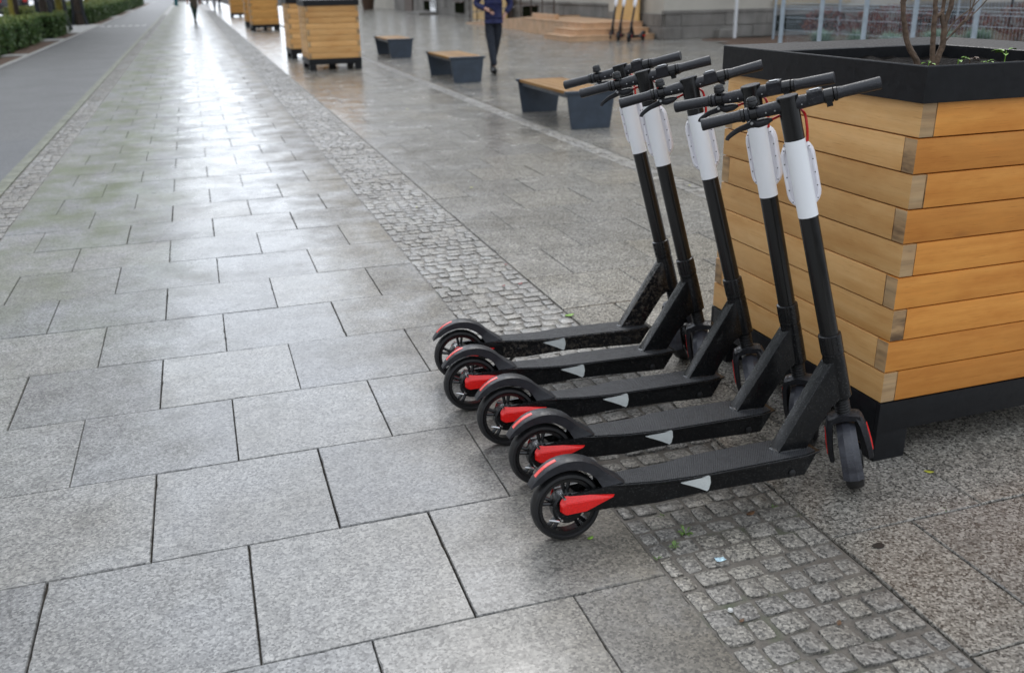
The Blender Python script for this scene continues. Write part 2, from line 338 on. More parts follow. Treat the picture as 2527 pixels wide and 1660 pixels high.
# ------------------------------------------------------------ helpers
def mesh(name, bm, mat=None, parent=None, smooth=False, label=None, loc=None):
    me = bpy.data.meshes.new(name); bm.normal_update(); bm.to_mesh(me); bm.free()
    if mat is not None:
        for mm in (mat if isinstance(mat, (list, tuple)) else [mat]): me.materials.append(mm)
    if smooth:
        for p in me.polygons: p.use_smooth = True
        try: me.set_sharp_from_angle(angle=R(38))
        except Exception: pass
    o = bpy.data.objects.new(name, me); COL.objects.link(o)
    if parent is not None: o.parent = parent
    if label: o['label'] = label
    if loc is not None: o.location = loc
    return o
def tag(o, label=None, cat=None, group=None, kind=None):
    if label: o['label'] = label
    if cat: o['category'] = cat
    if group: o['group'] = group
    if kind: o['kind'] = kind
    return o
def thing(name, label, cat, loc=(0, 0, 0), rot=(0, 0, 0), group=None):
    o = bpy.data.objects.new(name, None); COL.objects.link(o); o.location = loc; o.rotation_euler = rot; o.empty_display_size = .1
    return tag(o, label, cat, group)
def copy_tree(o, parent=None):
    c = o.copy(); COL.objects.link(c); c.parent = parent
    for ch in [x for x in bpy.data.objects if x.parent == o]: copy_tree(ch, c)
    return c
def box(bm, x0, x1, y0, y1, z0, z1, bev=0, mi=0):
    vs = [bm.verts.new((x, y, z)) for z in (z0, z1) for x, y in ((x0, y0), (x1, y0), (x1, y1), (x0, y1))]
    F = [(3, 2, 1, 0), (4, 5, 6, 7), (0, 1, 5, 4), (1, 2, 6, 5), (2, 3, 7, 6), (3, 0, 4, 7)]
    fs = [bm.faces.new([vs[i] for i in f]) for f in F]
    for f in fs: f.material_index = mi
    if bev:
        es = list({e for f in fs for e in f.edges})
        r = bmesh.ops.bevel(bm, geom=es, offset=bev, segments=2, affect='EDGES', profile=.7)
        for f in r['faces']: f.material_index = mi
    return fs
def prism(bm, pts, a0, a1, axis='y', bev=0):
    # pts polygon in the plane normal to axis
    def P(u, v, a): return (u, a, v) if axis == 'y' else ((a, u, v) if axis == 'x' else (u, v, a))
    A = [bm.verts.new(P(u, v, a0)) for u, v in pts]; B = [bm.verts.new(P(u, v, a1)) for u, v in pts]
    fs = [bm.faces.new(A), bm.faces.new(B[::-1])]
    n = len(pts)
    for i in range(n): fs.append(bm.faces.new((A[i], B[i], B[(i+1) % n], A[(i+1) % n])))
    bmesh.ops.recalc_face_normals(bm, faces=fs)
    if bev: bmesh.ops.bevel(bm, geom=list({e for f in fs for e in f.edges}), offset=bev, segments=2, affect='EDGES', profile=.7)
    return fs
def frame_of(d):
    d = d.normalized(); a = Vector((0, 0, 1)) if abs(d.z) < .9 else Vector((1, 0, 0))
    u = d.cross(a).normalized(); return u, d.cross(u).normalized()
def tube(bm, pts, rad, n=12, caps=True, sx=1, sy=1, ref=None):
    pts = [Vector(p) for p in pts]; rad = rad if isinstance(rad, (list, tuple)) else [rad]*len(pts)
    rings = []; u = None
    for i, p in enumerate(pts):
        d = (pts[min(i+1, len(pts)-1)] - pts[max(i-1, 0)]).normalized()
        if u is None:
            u, v = frame_of(d)
            if ref is not None: u = (Vector(ref) - d*Vector(ref).dot(d)).normalized(); v = d.cross(u)
        else:
            u = (u - d*u.dot(d)).normalized(); v = d.cross(u)
        rings.append([bm.verts.new(p + (u*math.cos(2*math.pi*k/n)*sx + v*math.sin(2*math.pi*k/n)*sy)*rad[i]) for k in range(n)])
    fs = []
    for a, b in zip(rings, rings[1:]):
        for k in range(n): fs.append(bm.faces.new((a[k], a[(k+1) % n], b[(k+1) % n], b[k])))
    if caps: fs += [bm.faces.new(rings[0][::-1]), bm.faces.new(rings[-1])]
    return fs
def lathe(bm, c, ax, prof, n=32, closed=False):
    # prof: list of (distance along ax, radius)
    c = Vector(c); ax = Vector(ax).normalized(); u, v = frame_of(ax)
    rings = [[bm.verts.new(c + ax*a + (u*math.cos(2*math.pi*k/n) + v*math.sin(2*math.pi*k/n))*r) for k in range(n)] for a, r in prof]
    pairs = list(zip(rings, rings[1:])) + ([(rings[-1], rings[0])] if closed else [])
    for a, b in pairs:
        for k in range(n): bm.faces.new((a[k], a[(k+1) % n], b[(k+1) % n], b[k]))
    if not closed:
        bm.faces.new(rings[0][::-1]); bm.faces.new(rings[-1])
def smoothcurve(P, n=8):
    P = [Vector(p) for p in P]; out = []
    for i in range(len(P)-1):
        a = P[max(i-1, 0)]; b = P[i]; c = P[i+1]; d = P[min(i+2, len(P)-1)]
        for k in range(n):
            t = k/n; out.append(.5*((2*b) + (c-a)*t + (2*a-5*b+4*c-d)*t*t + (3*b-a-3*c+d)*t**3))
    out.append(P[-1]); return out
def sheet(name, x0, x1, y0, y1, z, mat, kind='structure', sub=1):
    bm = bmesh.new()
    vs = [bm.verts.new(p) for p in ((x0, y0, z), (x1, y0, z), (x1, y1, z), (x0, y1, z))]; bm.faces.new(vs)
    o = mesh(name, bm, mat); o['kind'] = kind; return o
def setattr_faces(o, name, vals):
    a = o.data.attributes.new(name, 'FLOAT', 'FACE')
    for i, v in enumerate(vals): a.data[i].value = v

# ------------------------------------------------------------ the ground
sheet('ground', -600, 600, -200, 1200, -.16, M['asphalt'])
bm = bmesh.new(); box(bm, -1.62, 60, -6, 160, -.15, -.0095)
o = mesh('paving_bed', bm, M['joint']); o['kind'] = 'structure'

def slabs(name, x0, x1, y0, y1, ph, mat, seed=1, g=.0013):
    rg = random.Random(seed); bm = bmesh.new(); vals = []; ch = .002
    m = math.floor((y0-.257)/.5)
    while .257 + .5*m < y1:
        a = .257 + .5*m; b = a + .5
        off = ph + (.25 if m % 2 else 0)
        xs = [x0]; k = math.floor((x0-off)/.5)
        while True:
            x = off + .5*k; k += 1
            if x <= x0+.03: continue
            if x >= x1-.03: break
            xs.append(x)
        xs.append(x1)
        for xa, xb in zip(xs, xs[1:]):
            far = a > 14
            gg = g*rg.uniform(.6, 1.3); dz = 0 if far else rg.uniform(-.0012, .0012)
            j = [rg.uniform(-.0012, .0012) for _ in range(4)]
            X0, X1, Y0, Y1 = xa+gg+j[0], xb-gg+j[1], a+gg*.8+j[2]*.5, b-gg*.8+j[3]*.5
            r = rg.random()
            q = [(X0, Y0), (X1, Y0), (X1, Y1), (X0, Y1)]; tilt = [rg.uniform(-.0004, .0004) for _ in range(4)]
            n = 22 if a < 7 else 1; out = []
            for i in range(4):
                pa, pb = q[i], q[(i+1) % 4]; nx_, ny_ = -(pb[1]-pa[1]), pb[0]-pa[0]; l_ = math.hypot(nx_, ny_); nx_ /= l_; ny_ /= l_; chip = 0
                for k in range(n):
                    u = k/n; w_ = 0
                    if n > 1:
                        chip = rg.uniform(.002, .005) if rg.random() < .035 else chip*.45
                        w_ = abs(rg.gauss(0, .0003)) + chip*.8
                    zz = tilt[i]*(1-u) + tilt[(i+1) % 4]*u
                    out.append((pa[0]+(pb[0]-pa[0])*u, pa[1]+(pb[1]-pa[1])*u, nx_, ny_, w_, zz))
            cxy = ((X0+X1)/2, (Y0+Y1)/2); tv = []; bv = []; cv = []
            for x, y, nx_, ny_, w_, zz in out:
                c_ = ch + w_; ix, iy = x + (c_ if x < cxy[0] else -c_)*(1 if abs(abs(x-cxy[0])-(X1-X0)/2) < 1e-6 else 0), y + (c_ if y < cxy[1] else -c_)*(1 if abs(abs(y-cxy[1])-(Y1-Y0)/2) < 1e-6 else 0)
                tv.append(bm.verts.new((ix, iy, dz+zz)))
                ox, oy = x + nx_*w_*.6, y + ny_*w_*.6
                bv.append(bm.verts.new((ox, oy, dz-.0035))); cv.append(bm.verts.new((ox, oy, -.0098)))
            bm.faces.new(tv); vals.append(r); L_ = len(tv)
            for i in range(L_):
                k = (i+1) % L_
                bm.faces.new((bv[i], bv[k], tv[k], tv[i])); vals.append(r); bm.faces.new((cv[i], cv[k], bv[k], bv[i])); vals.append(r)
        m += 1
    o = mesh(name, bm, mat); o['kind'] = 'structure'
    setattr_faces(o, 'rnd', vals); return o
slabs('path', -1.271, .975, -1, 120, .219, M['path'], 3)
slabs('pavement', 1.469, 3.23, -1, 120, .23, M['plaza'], 4, .0034)
slabs('plaza_pavement', 3.42, 13.0, -1, 80, .23, M['plaza'], 5, .0036)

def cobbles(name, x0, x1, y0, y1, nx, sy, near, seed):
    rg = random.Random(seed); bm = bmesh.new(); vals = []
    y = y0
    while y < y1:
        hy = sy*rg.uniform(.82, 1.18); cuts = [x0]
        w = (x1-x0)/nx; x = x0 + w*rg.uniform(.55, 1.1)
        while x < x1 - w*.45:
            cuts.append(x); x += w*rg.uniform(.72, 1.32)
        cuts.append(x1)
        skew = rg.uniform(-.006, .006)
        for a, b in zip(cuts, cuts[1:]):
            if rg.random() < .012: continue
            g = rg.uniform(.002, .0048); r = rg.random()
            cx, cyy = (a+b)/2, y+hy/2 + skew*((a-x0)/(x1-x0)-.5)*2 + rg.uniform(-.004, .004)
            hx, hh = (b-a)/2-g, hy/2-g
            top = rg.uniform(-.003, .003)
            if y < near:
                TT = (-1, -.93, -.6, 0, .6, .93, 1); K = 6; co_ = {}
                cj = [[rg.uniform(-.004, .004) for _ in range(2)] for _ in range(4)]
                tx, ty = rg.uniform(-.035, .035), rg.uniform(-.035, .035); sq = rg.uniform(.06, .20)
                for i in range(K+1):
                    for jj in range(K+1):
                        u, v = TT[i], TT[jj]
                        uu = u*math.sqrt(1-v*v*sq); vv = v*math.sqrt(1-u*u*sq)
                        wts = [(1-u)*(1-v)/4, (1+u)*(1-v)/4, (1+u)*(1+v)/4, (1-u)*(1+v)/4]
                        dx = sum(wq*c[0] for wq, c in zip(wts, cj)) + rg.uniform(-.0012, .0012); dy = sum(wq*c[1] for wq, c in zip(wts, cj)) + rg.uniform(-.0012, .0012)
                        e = max(abs(u), abs(v))
                        z = top + tx*uu*hx + ty*vv*hh - .0022*e**3 + rg.uniform(-.0009, .0009)
                        if e > .9: z -= .0012
                        if e == 1: z = -.014
                        co_[i, jj] = bm.verts.new((cx+uu*hx+dx, cyy+vv*hh+dy, z))
                for i in range(K):
                    for jj in range(K):
                        bm.faces.new((co_[i, jj], co_[i+1, jj], co_[i+1, jj+1], co_[i, jj+1])); vals.append(r)
            else:
                q = [(-1, -1), (1, -1), (1, 1), (-1, 1)]
                tv = [bm.verts.new((cx+u*hx*.8, cyy+v*hh*.8, top)) for u, v in q]; bv = [bm.verts.new((cx+u*hx, cyy+v*hh, -.012)) for u, v in q]
                bm.faces.new(tv); vals.append(r)
                for i in range(4): bm.faces.new((bv[i], bv[(i+1) % 4], tv[(i+1) % 4], tv[i])); vals.append(r)
        y += hy
    o = mesh(name, bm, M['cobble'], smooth=True); o['kind'] = 'structure'
    setattr_faces(o, 'rnd', vals); return o
cobbles('cobble_path', .978, 1.466, .2, 70, 6.5, .074, 14, 11)
cobbles('cobble_gutter', -1.503, -1.274, 1, 60, 3, .085, 14, 12)
cobbles('cobble_band', 3.233, 3.417, 2.5, 50, 2, .09, 12, 13)
for nm, a, b in (('cobble_bed', .976, 1.468), ('gutter_bed', -1.505, -1.272), ('band_bed', 3.231, 3.419)):
    bm = bmesh.new(); ny = 500; vr = random.Random(5)
    rows = []
    for i in range(ny+1):
        y = -1 + (i/ny)**1.6*100
        rows.append([bm.verts.new((a+(b-a)*k/4, y, -.0066+vr.uniform(-.0014, .0014))) for k in range(5)])
    for p, q in zip(rows, rows[1:]):
        for k in range(4): bm.faces.new((p[k], p[k+1], q[k+1], q[k]))
    o = mesh(nm, bm, M['bed'], smooth=True); o['kind'] = 'structure'
# kerb, cycle lane, edging, planting bed
bm = bmesh.new(); y = -2; rk = random.Random(3)
while y < 130:
    box(bm, -1.60, -1.507, y+.002, y+.998, -.1, .003+rk.uniform(-.001, .001), .004 if y < 20 else 0); y += 1.0
o = mesh('kerb', bm, M['kerb']); o['kind'] = 'structure'
o = sheet('cycle_lane', -3.70, -1.602, -5, 160, -.008, M['asphalt'])
bm = bmesh.new(); box(bm, -2.2, -.0, 0, .02, 0, .0)
bm.free()
bm = bmesh.new(); y = -2
while y < 130:
    box(bm, -3.80, -3.705, y+.004, y+.996, -.1, .012, .006 if y < 30 else 0); y += 1.0
o = mesh('lane_edging', bm, M['kerbc']); o['kind'] = 'structure'
bm = bmesh.new()
N1, N2 = 8, 220; rr = random.Random(9)
gr = [[bm.verts.new((-7.0+3.195*i/N1, 2+110*j/N2, .0+rr.uniform(-.012, .012))) for j in range(N2+1)] for i in range(N1+1)]
for i in range(N1):
    for j in range(N2): bm.faces.new((gr[i][j], gr[i+1][j], gr[i+1][j+1], gr[i][j+1]))
o = mesh('planting_bed', bm, M['soil'], smooth=True); o['kind'] = 'structure'
bm = bmesh.new()
for a, b in ((24.8, 25.4), (32.0, 33.0), (37.2, 46), (56, 60), (72, 76)): box(bm, -7.0, -3.806, a, b, -.05, .018)
o = mesh('footpath', bm, M['kerbc']); o['kind'] = 'structure'
bm = bmesh.new()
for k in range(7): box(bm, -3.6+k*.27, -3.6+k*.27+.16, 43.3, 43.9, -.009, -.003)
o = mesh('lane_marking', bm, M['white_line']); o['kind'] = 'structure'
bm = bmesh.new(); box(bm, -1.50, .2, 30.2, 30.35, -.005, .004); box(bm, -1.50, -.1, 23.0, 23.08, -.005, .004)
o = mesh('drain_channel', bm, M['kerbc']); o['kind'] = 'structure'
sheet('road', -30, -7.0, -20, 300, -.10, M['asphalt'])
bm = bmesh.new(); gr = [[bm.verts.new((11.9+22*i/30, 4+18*j/30, .02+rr.uniform(-.03, .03) - (0.03 if i == 0 else 0))) for j in range(31)] for i in range(31)]
for i in range(30):
    for j in range(30): bm.faces.new((gr[i][j], gr[i+1][j], gr[i+1][j+1], gr[i][j+1]))
o = mesh('flower_bed', bm, M['soil'], smooth=True); o['kind'] = 'structure'

# ------------------------------------------------------------ wooden planter
PW, PD = .94, .985
def uvbox(bm, uvl, x0, x1, y0, y1, z0, z1, along, rg, vals, ends, bev=.003, stl=None, stain=0.0):
    """plank: along = 'x' or 'y' is the length"""
    fs0 = set(bm.faces); r = rg.random(); ou, ov = rg.uniform(0, 30), rg.uniform(0, 30)
    fs = box(bm, x0, x1, y0, y1, z0, z1, bev)
    bm.normal_update()
    for f in bm.faces:
        if f in fs0: continue
        n = f.normal; e = abs(n.x) > .8 if along == 'x' else abs(n.y) > .8
        for l in f.loops:
            c = l.vert.co
            if along == 'x': uv = (c.y if e else c.x, c.z if abs(n.z) < .7 else c.y)
            else: uv = (c.x if e else c.y, c.z if abs(n.z) < .7 else c.x)
            l[uvl].uv = (uv[0]+ou, uv[1]+ov)
        f[vals] = r; f[ends] = 1.0 if e else 0.0
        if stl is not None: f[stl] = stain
def planter(label, loc, wood, group, seed, soilz=1.135, stain=.15):
    t = thing('wooden_planter', label, 'planter', loc, (0, 0, R(.68)), group)
    rg = random.Random(seed)
    bm = bmesh.new(); uvl = bm.loops.layers.uv.new('UVMap'); va = bm.faces.layers.float.new('rnd'); en = bm.faces.layers.float.new('endg'); sl_ = bm.faces.layers.float.new('stain')
    n = 9; z0, z1 = .202, 1.10; h = (z1-z0)/n; th = .048
    for i in range(n):
        a, b = z0+h*i+.0015, z0+h*(i+1)-.0025
        j = lambda: rg.uniform(-.0015, .0015)
        if i % 2 == 0:      # even rows: side boards run through, their ends show at the front
            uvbox(bm, uvl, 0+j(), th, 0+j(), PD+j(), a, b, 'y', rg, va, en); uvbox(bm, uvl, PW-th, PW+j(), 0+j(), PD+j(), a, b, 'y', rg, va, en)
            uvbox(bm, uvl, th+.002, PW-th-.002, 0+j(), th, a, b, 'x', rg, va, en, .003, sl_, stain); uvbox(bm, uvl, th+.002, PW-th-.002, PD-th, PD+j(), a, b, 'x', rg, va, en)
        else:
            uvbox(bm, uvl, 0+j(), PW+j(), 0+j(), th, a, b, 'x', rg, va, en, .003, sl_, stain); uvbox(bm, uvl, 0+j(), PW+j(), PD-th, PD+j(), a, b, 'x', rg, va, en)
            uvbox(bm, uvl, 0+j(), th, th+.002, PD-th-.002, a, b, 'y', rg, va, en); uvbox(bm, uvl, PW-th, PW+j(), th+.002, PD-th-.002, a, b, 'y', rg, va, en)
    mesh('plank_cladding', bm, wood, t, smooth=True)
    bm = bmesh.new(); box(bm, th+.004, PW-th-.004, th+.004, PD-th-.004, .15, 1.08); mesh('liner', bm, M['core'], t)
    bm = bmesh.new()
    e = .004; w = .012
    for q in ((-e, PW+e, -e, w), (-e, PW+e, PD-w, PD+e), (-e, w, w+.001, PD-w-.001), (PW-w, PW+e, w+.001, PD-w-.001)): box(bm, *q, .102, .2, .0025)
    box(bm, .013, PW-.013, .013, PD-.013, .14, .149)
    mesh('base_frame', bm, M['black_metal'], t, smooth=True)
    for x in (0, PW/2-.06, PW-.12):
        for y in (0, PD/2-.06, PD-.12):
            if (x == PW/2-.06) != (y == PD/2-.06): continue      # four corner feet and one in the middle
            bm = bmesh.new(); box(bm, x+.002, x+.118, y+.002, y+.118, 0, .103, .003); mesh('foot', bm, M['black_metal'], t, smooth=True)
    # rim: outer band, top flange falling inwards, inner skirt
    bm = bmesh.new(); e = .017; f = .085
    def ring(x, z): return [bm.verts.new(p) for p in ((x, x, z), (PW-x, x, z), (PW-x, PD-x, z), (x, PD-x, z))]
    prof = [(.0, 1.096), (-e+.001, 1.0955), (-e, 1.098), (-e, 1.190), (-e+.0015, 1.193), (-e+.004, 1.1935), (f-.004, 1.174), (f, 1.171), (f, 1.095)]
    rs = [ring(x, z) for x, z in prof]; mi = [0, 0, 0, 0, 1, 1, 1, 0]
    for a, b, m_ in zip(rs, rs[1:], mi):
        for k in range(4):
            fc = bm.faces.new((a[k], a[(k+1) % 4], b[(k+1) % 4], b[k])); fc.material_index = m_
    bmesh.ops.recalc_face_normals(bm, faces=bm.faces)
    mesh('rim', bm, [M['black_metal'], M['rim_top']], t)
    bm = bmesh.new(); K = 14
    g_ = [[bm.verts.new((.05+(PW-.1)*i/K, .05+(PD-.1)*j/K, soilz+rg.uniform(-.016, .012))) for j in range(K+1)] for i in range(K+1)]
    for i in range(K):
        for j in range(K): bm.faces.new((g_[i][j], g_[i+1][j], g_[i+1][j+1], g_[i][j+1]))
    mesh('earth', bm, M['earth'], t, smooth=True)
    return t
PG = 'wooden planters in a row along the pavement'
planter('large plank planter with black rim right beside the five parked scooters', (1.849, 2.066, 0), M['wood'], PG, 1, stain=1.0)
planter('pale plank planter standing nearest behind the benches, fully in view', (1.92, 17.4, 0), M['wood'], PG, 2)
planter('plank planter half hidden behind the pale planter nearest the benches', (1.91, 20.5, 0), M['wood'], PG, 3)
planter('orange stained planter in the middle distance with a knot in its front boards', (2.0, 34.9, 0), M['wood_o'], PG, 4)
planter('planter of which only a sliver shows left of the orange one', (2.0, 38.3, 0), M['wood_o'], PG, 5)
planter('farthest wooden planter down the pavement', (2.0, 52.0, 0), M['wood_o'], PG, 6)

def leaves(bm, pts, size, rg, layer, nrm=None, asp=.55, bend=True):
    for p in pts:
        p = Vector(p); s = size*rg.uniform(.6, 1.3)
        d = Vector((rg.gauss(0, 1), rg.gauss(0, 1), rg.gauss(0, .8))).normalized()
        u, v = frame_of(d); a = rg.uniform(0, 6.28); u, v = u*math.cos(a)+v*math.sin(a), v*math.cos(a)-u*math.sin(a)
        vs = [bm.verts.new(p - u*s*.5), bm.verts.new(p + v*s*asp*.5 + d*s*.06), bm.verts.new(p + u*s*.5), bm.verts.new(p - v*s*asp*.5 + d*s*.06)]
        f = bm.faces.new(vs); f[layer] = min(1, max(0, rg.gauss(.45, .25)))
# bare stemmed shrub in the near planter
def limb(bm, pts, r0, r1, n=9, rg=random):
    c = smoothcurve(pts, 5); L = len(c)
    tube(bm, [p + Vector((rg.gauss(0, r0*.06), rg.gauss(0, r0*.06), 0)) for p in c], [(r0+(r1-r0)*i/(L-1))*rg.uniform(.93, 1.07) for i in range(L)], n)
rg = random.Random(21)
t = thing('shrub', 'bare stemmed shrub growing in the large planter by the scooters', 'shrub', (2.25, 2.5, 1.12))
def rel(*P): return [(x-2.25, y-2.5, z-1.12) for x, y, z in P]
bm = bmesh.new(); limb(bm, rel((2.212, 2.51, 1.11), (2.20, 2.515, 1.16), (2.167, 2.527, 1.212), (2.149, 2.533, 1.274), (2.135, 2.538, 1.35), (2.11, 2.55, 1.6), (2.05, 2.58, 1.95)), .0105, .006, rg=rg)
limb(bm, rel((2.135, 2.538, 1.335), (2.155, 2.53, 1.40), (2.19, 2.53, 1.6), (2.2, 2.5, 1.9)), .008, .004, rg=rg)
mesh('stem', bm, M['bark'], t, smooth=True)
bm = bmesh.new(); limb(bm, rel((2.256, 2.497, 1.11), (2.252, 2.499, 1.148), (2.242, 2.503, 1.223), (2.237, 2.504, 1.309), (2.234, 2.505, 1.36), (2.24, 2.5, 1.6), (2.27, 2.45, 2.0)), .010, .005, rg=rg)
mesh('stem', bm, M['bark'], t, smooth=True)
bm = bmesh.new(); limb(bm, rel((2.252, 2.497, 1.11), (2.26, 2.497, 1.148), (2.273, 2.492, 1.21), (2.272, 2.493, 1.272), (2.285, 2.491, 1.344), (2.31, 2.49, 1.6), (2.40, 2.5, 2.0)), .012, .005, rg=rg)
limb(bm, rel((2.270, 2.493, 1.262), (2.262, 2.5, 1.30), (2.262, 2.5, 1.35), (2.22, 2.45, 1.7)), .0085, .004, rg=rg)
limb(bm, rel((2.2420, 2.503, 1.295), (2.258, 2.5, 1.305), (2.263, 2.5, 1.32)), .006, .005, rg=rg)
mesh('stem', bm, M['bark'], t, smooth=True)
bm = bmesh.new()
limb(bm, rel((2.275, 2.49, 1.215), (2.313, 2.48, 1.263), (2.339, 2.471, 1.298), (2.352, 2.468, 1.343), (2.38, 2.46, 1.5)), .0026, .0015, 6, rg)
limb(bm, rel((2.28, 2.49, 1.222), (2.335, 2.471, 1.283), (2.392, 2.46, 1.343), (2.5, 2.42, 1.5)), .0024, .0014, 6, rg)
limb(bm, rel((2.278, 2.49, 1.235), (2.30, 2.483, 1.28), (2.36, 2.47, 1.332), (2.45, 2.45, 1.45)), .0022, .0014, 6, rg)
limb(bm, rel((2.337, 2.471, 1.29), (2.341, 2.471, 1.31), (2.337, 2.47, 1.35), (2.33, 2.47, 1.5)), .002, .001, 6, rg)
mesh('twig', bm, M['bark'], t, smooth=True)
bm = bmesh.new(); la = bm.faces.layers.float.new('rnd')
leaves(bm, [(rg.gauss(0, .22), rg.gauss(0, .22), rg.uniform(.62, 1.15)) for _ in range(500)], .07, rg, la); mesh('foliage', bm, M['treeleaf'], t)
# seedlings and leaves on the earth of the near planter
def seedling(label, x, y, z, s, n, mat, seed):
    rg = random.Random(seed); t = thing('seedling', label, 'plant', (x, y, z), (0, 0, 0), 'seedlings in the large planter')
    for k in range(n):
        a = rg.uniform(0, 6.28); d = Vector((math.cos(a), math.sin(a), 0)); side = Vector((-d.y, d.x, 0)); h = s*rg.uniform(.5, 1.0)
        bm = bmesh.new(); base = d*s*.25 + Vector((0, 0, h))
        c = [bm.verts.new(base + d*s*u + side*s*w*.5 + Vector((0, 0, zz*s))) for u, w, zz in ((0, 0, 0), (.3, .42, .12), (.75, .4, .1), (1.05, 0, -.08), (.75, -.4, .1), (.3, -.42, .12))]
        m_ = bm.verts.new(base + d*s*.55 + Vector((0, 0, .02*s)))
        for i in range(6): bm.faces.new((c[i], c[(i+1) % 6], m_))
        mesh('leaf', bm, mat, t, smooth=True)
    bm = bmesh.new(); tube(bm, [(0, 0, -.01), (0, 0, s*.8)], .0015, 6); mesh('stem', bm, mat, t)
seedling('rounded bright green seedling left of the shrub stems, at their foot', 2.20, 2.46, 1.142, .022, 4, M['leafg'], 1)
seedling('rounded bright green seedling just right of the shrub stems', 2.325, 2.47, 1.142, .028, 4, M['leafg'], 2)
seedling('tallest green seedling near the right end of the planter opening', 2.565, 2.52, 1.15, .036, 5, M['leafg'], 3)
seedling('small star shaped green seedling between the shrub and the tallest seedling', 2.435, 2.46, 1.142, .018, 6, M['leafg'], 4)
seedling('reddish brown withered leaf clump right of the shrub stems', 2.39, 2.49, 1.143, .024, 6, M['leafb'], 5)

# ------------------------------------------------------------ electric scooter
RAKE = R(13.689); XA = .9181
AX = Vector((-math.sin(RAKE), 0, math.cos(RAKE))); FW = Vector((math.cos(RAKE), 0, math.sin(RAKE))); A0 = Vector((XA, 0, 0))
def P(t, f=0, l=0): return A0 + AX*t + FW*f + Vector((0, l, 0))
LF = Vector((0, 1, 0))
def steer_m(a): return Matrix.Translation(A0) @ Matrix.Rotation(a, 4, AX) @ Matrix.Translation(-A0)
def wheel(parent_thing, c, R_, w, name, steer=None):
    """tyre, rim with five paired spokes, hub"""
    root = bmesh.new()
    prof = [(-w*.32, R_*.80), (-w*.5, R_*.86), (-w*.47, R_*.94), (-w*.28, R_*.985), (0, R_), (w*.28, R_*.985), (w*.47, R_*.94), (w*.5, R_*.86), (w*.32, R_*.80)]
    lathe(root, c, (0, 1, 0), prof, 40, True)
    ty = mesh(name, root, M['rubber'], parent_thing, smooth=True)
    bm = bmesh.new()
    lathe(bm, c, (0, 1, 0), [(-w*.36, R_*.81), (-w*.36, R_*.72), (w*.36, R_*.72), (w*.36, R_*.81)], 40, True)
    for k in range(5):
        for dd in (-.13, .13):
            a = k*2*math.pi/5 + dd + .3; a2 = k*2*math.pi/5 + dd*.55 + .3
            p0 = Vector(c) + Vector((math.cos(a2), 0, math.sin(a2)))*R_*.25; p1 = Vector(c) + Vector((math.cos(a), 0, math.sin(a)))*R_*.74
            tube(bm, [p0, p1], R_*.055, 6, sx=1.4, ref=(0, 1, 0))
    mesh('rim', bm, M['gloss'], ty, smooth=True)
    bm = bmesh.new(); lathe(bm, c, (0, 1, 0), [(-w*.62, R_*.12), (-w*.62, R_*.40), (-w*.5, R_*.45), (-w*.1, R_*.46), (w*.1, R_*.46), (w*.5, R_*.43), (w*.58, R_*.12)], 32)
    mesh('hub', bm, M['frame'], ty, smooth=True)
    return ty
def strip(bm, sec_pts, rings):
    """sec_pts unused; rings: list of lists of points, skinned"""
    vr = [[bm.verts.new(p) for p in r] for r in rings]
    for a, b in zip(vr, vr[1:]):
        n = len(a)
        for k in range(n): bm.faces.new((a[k], a[(k+1) % n], b[(k+1) % n], b[k]))
    bm.faces.new(vr[0]); bm.faces.new(vr[-1][::-1]); bmesh.ops.recalc_face_normals(bm, faces=bm.faces)

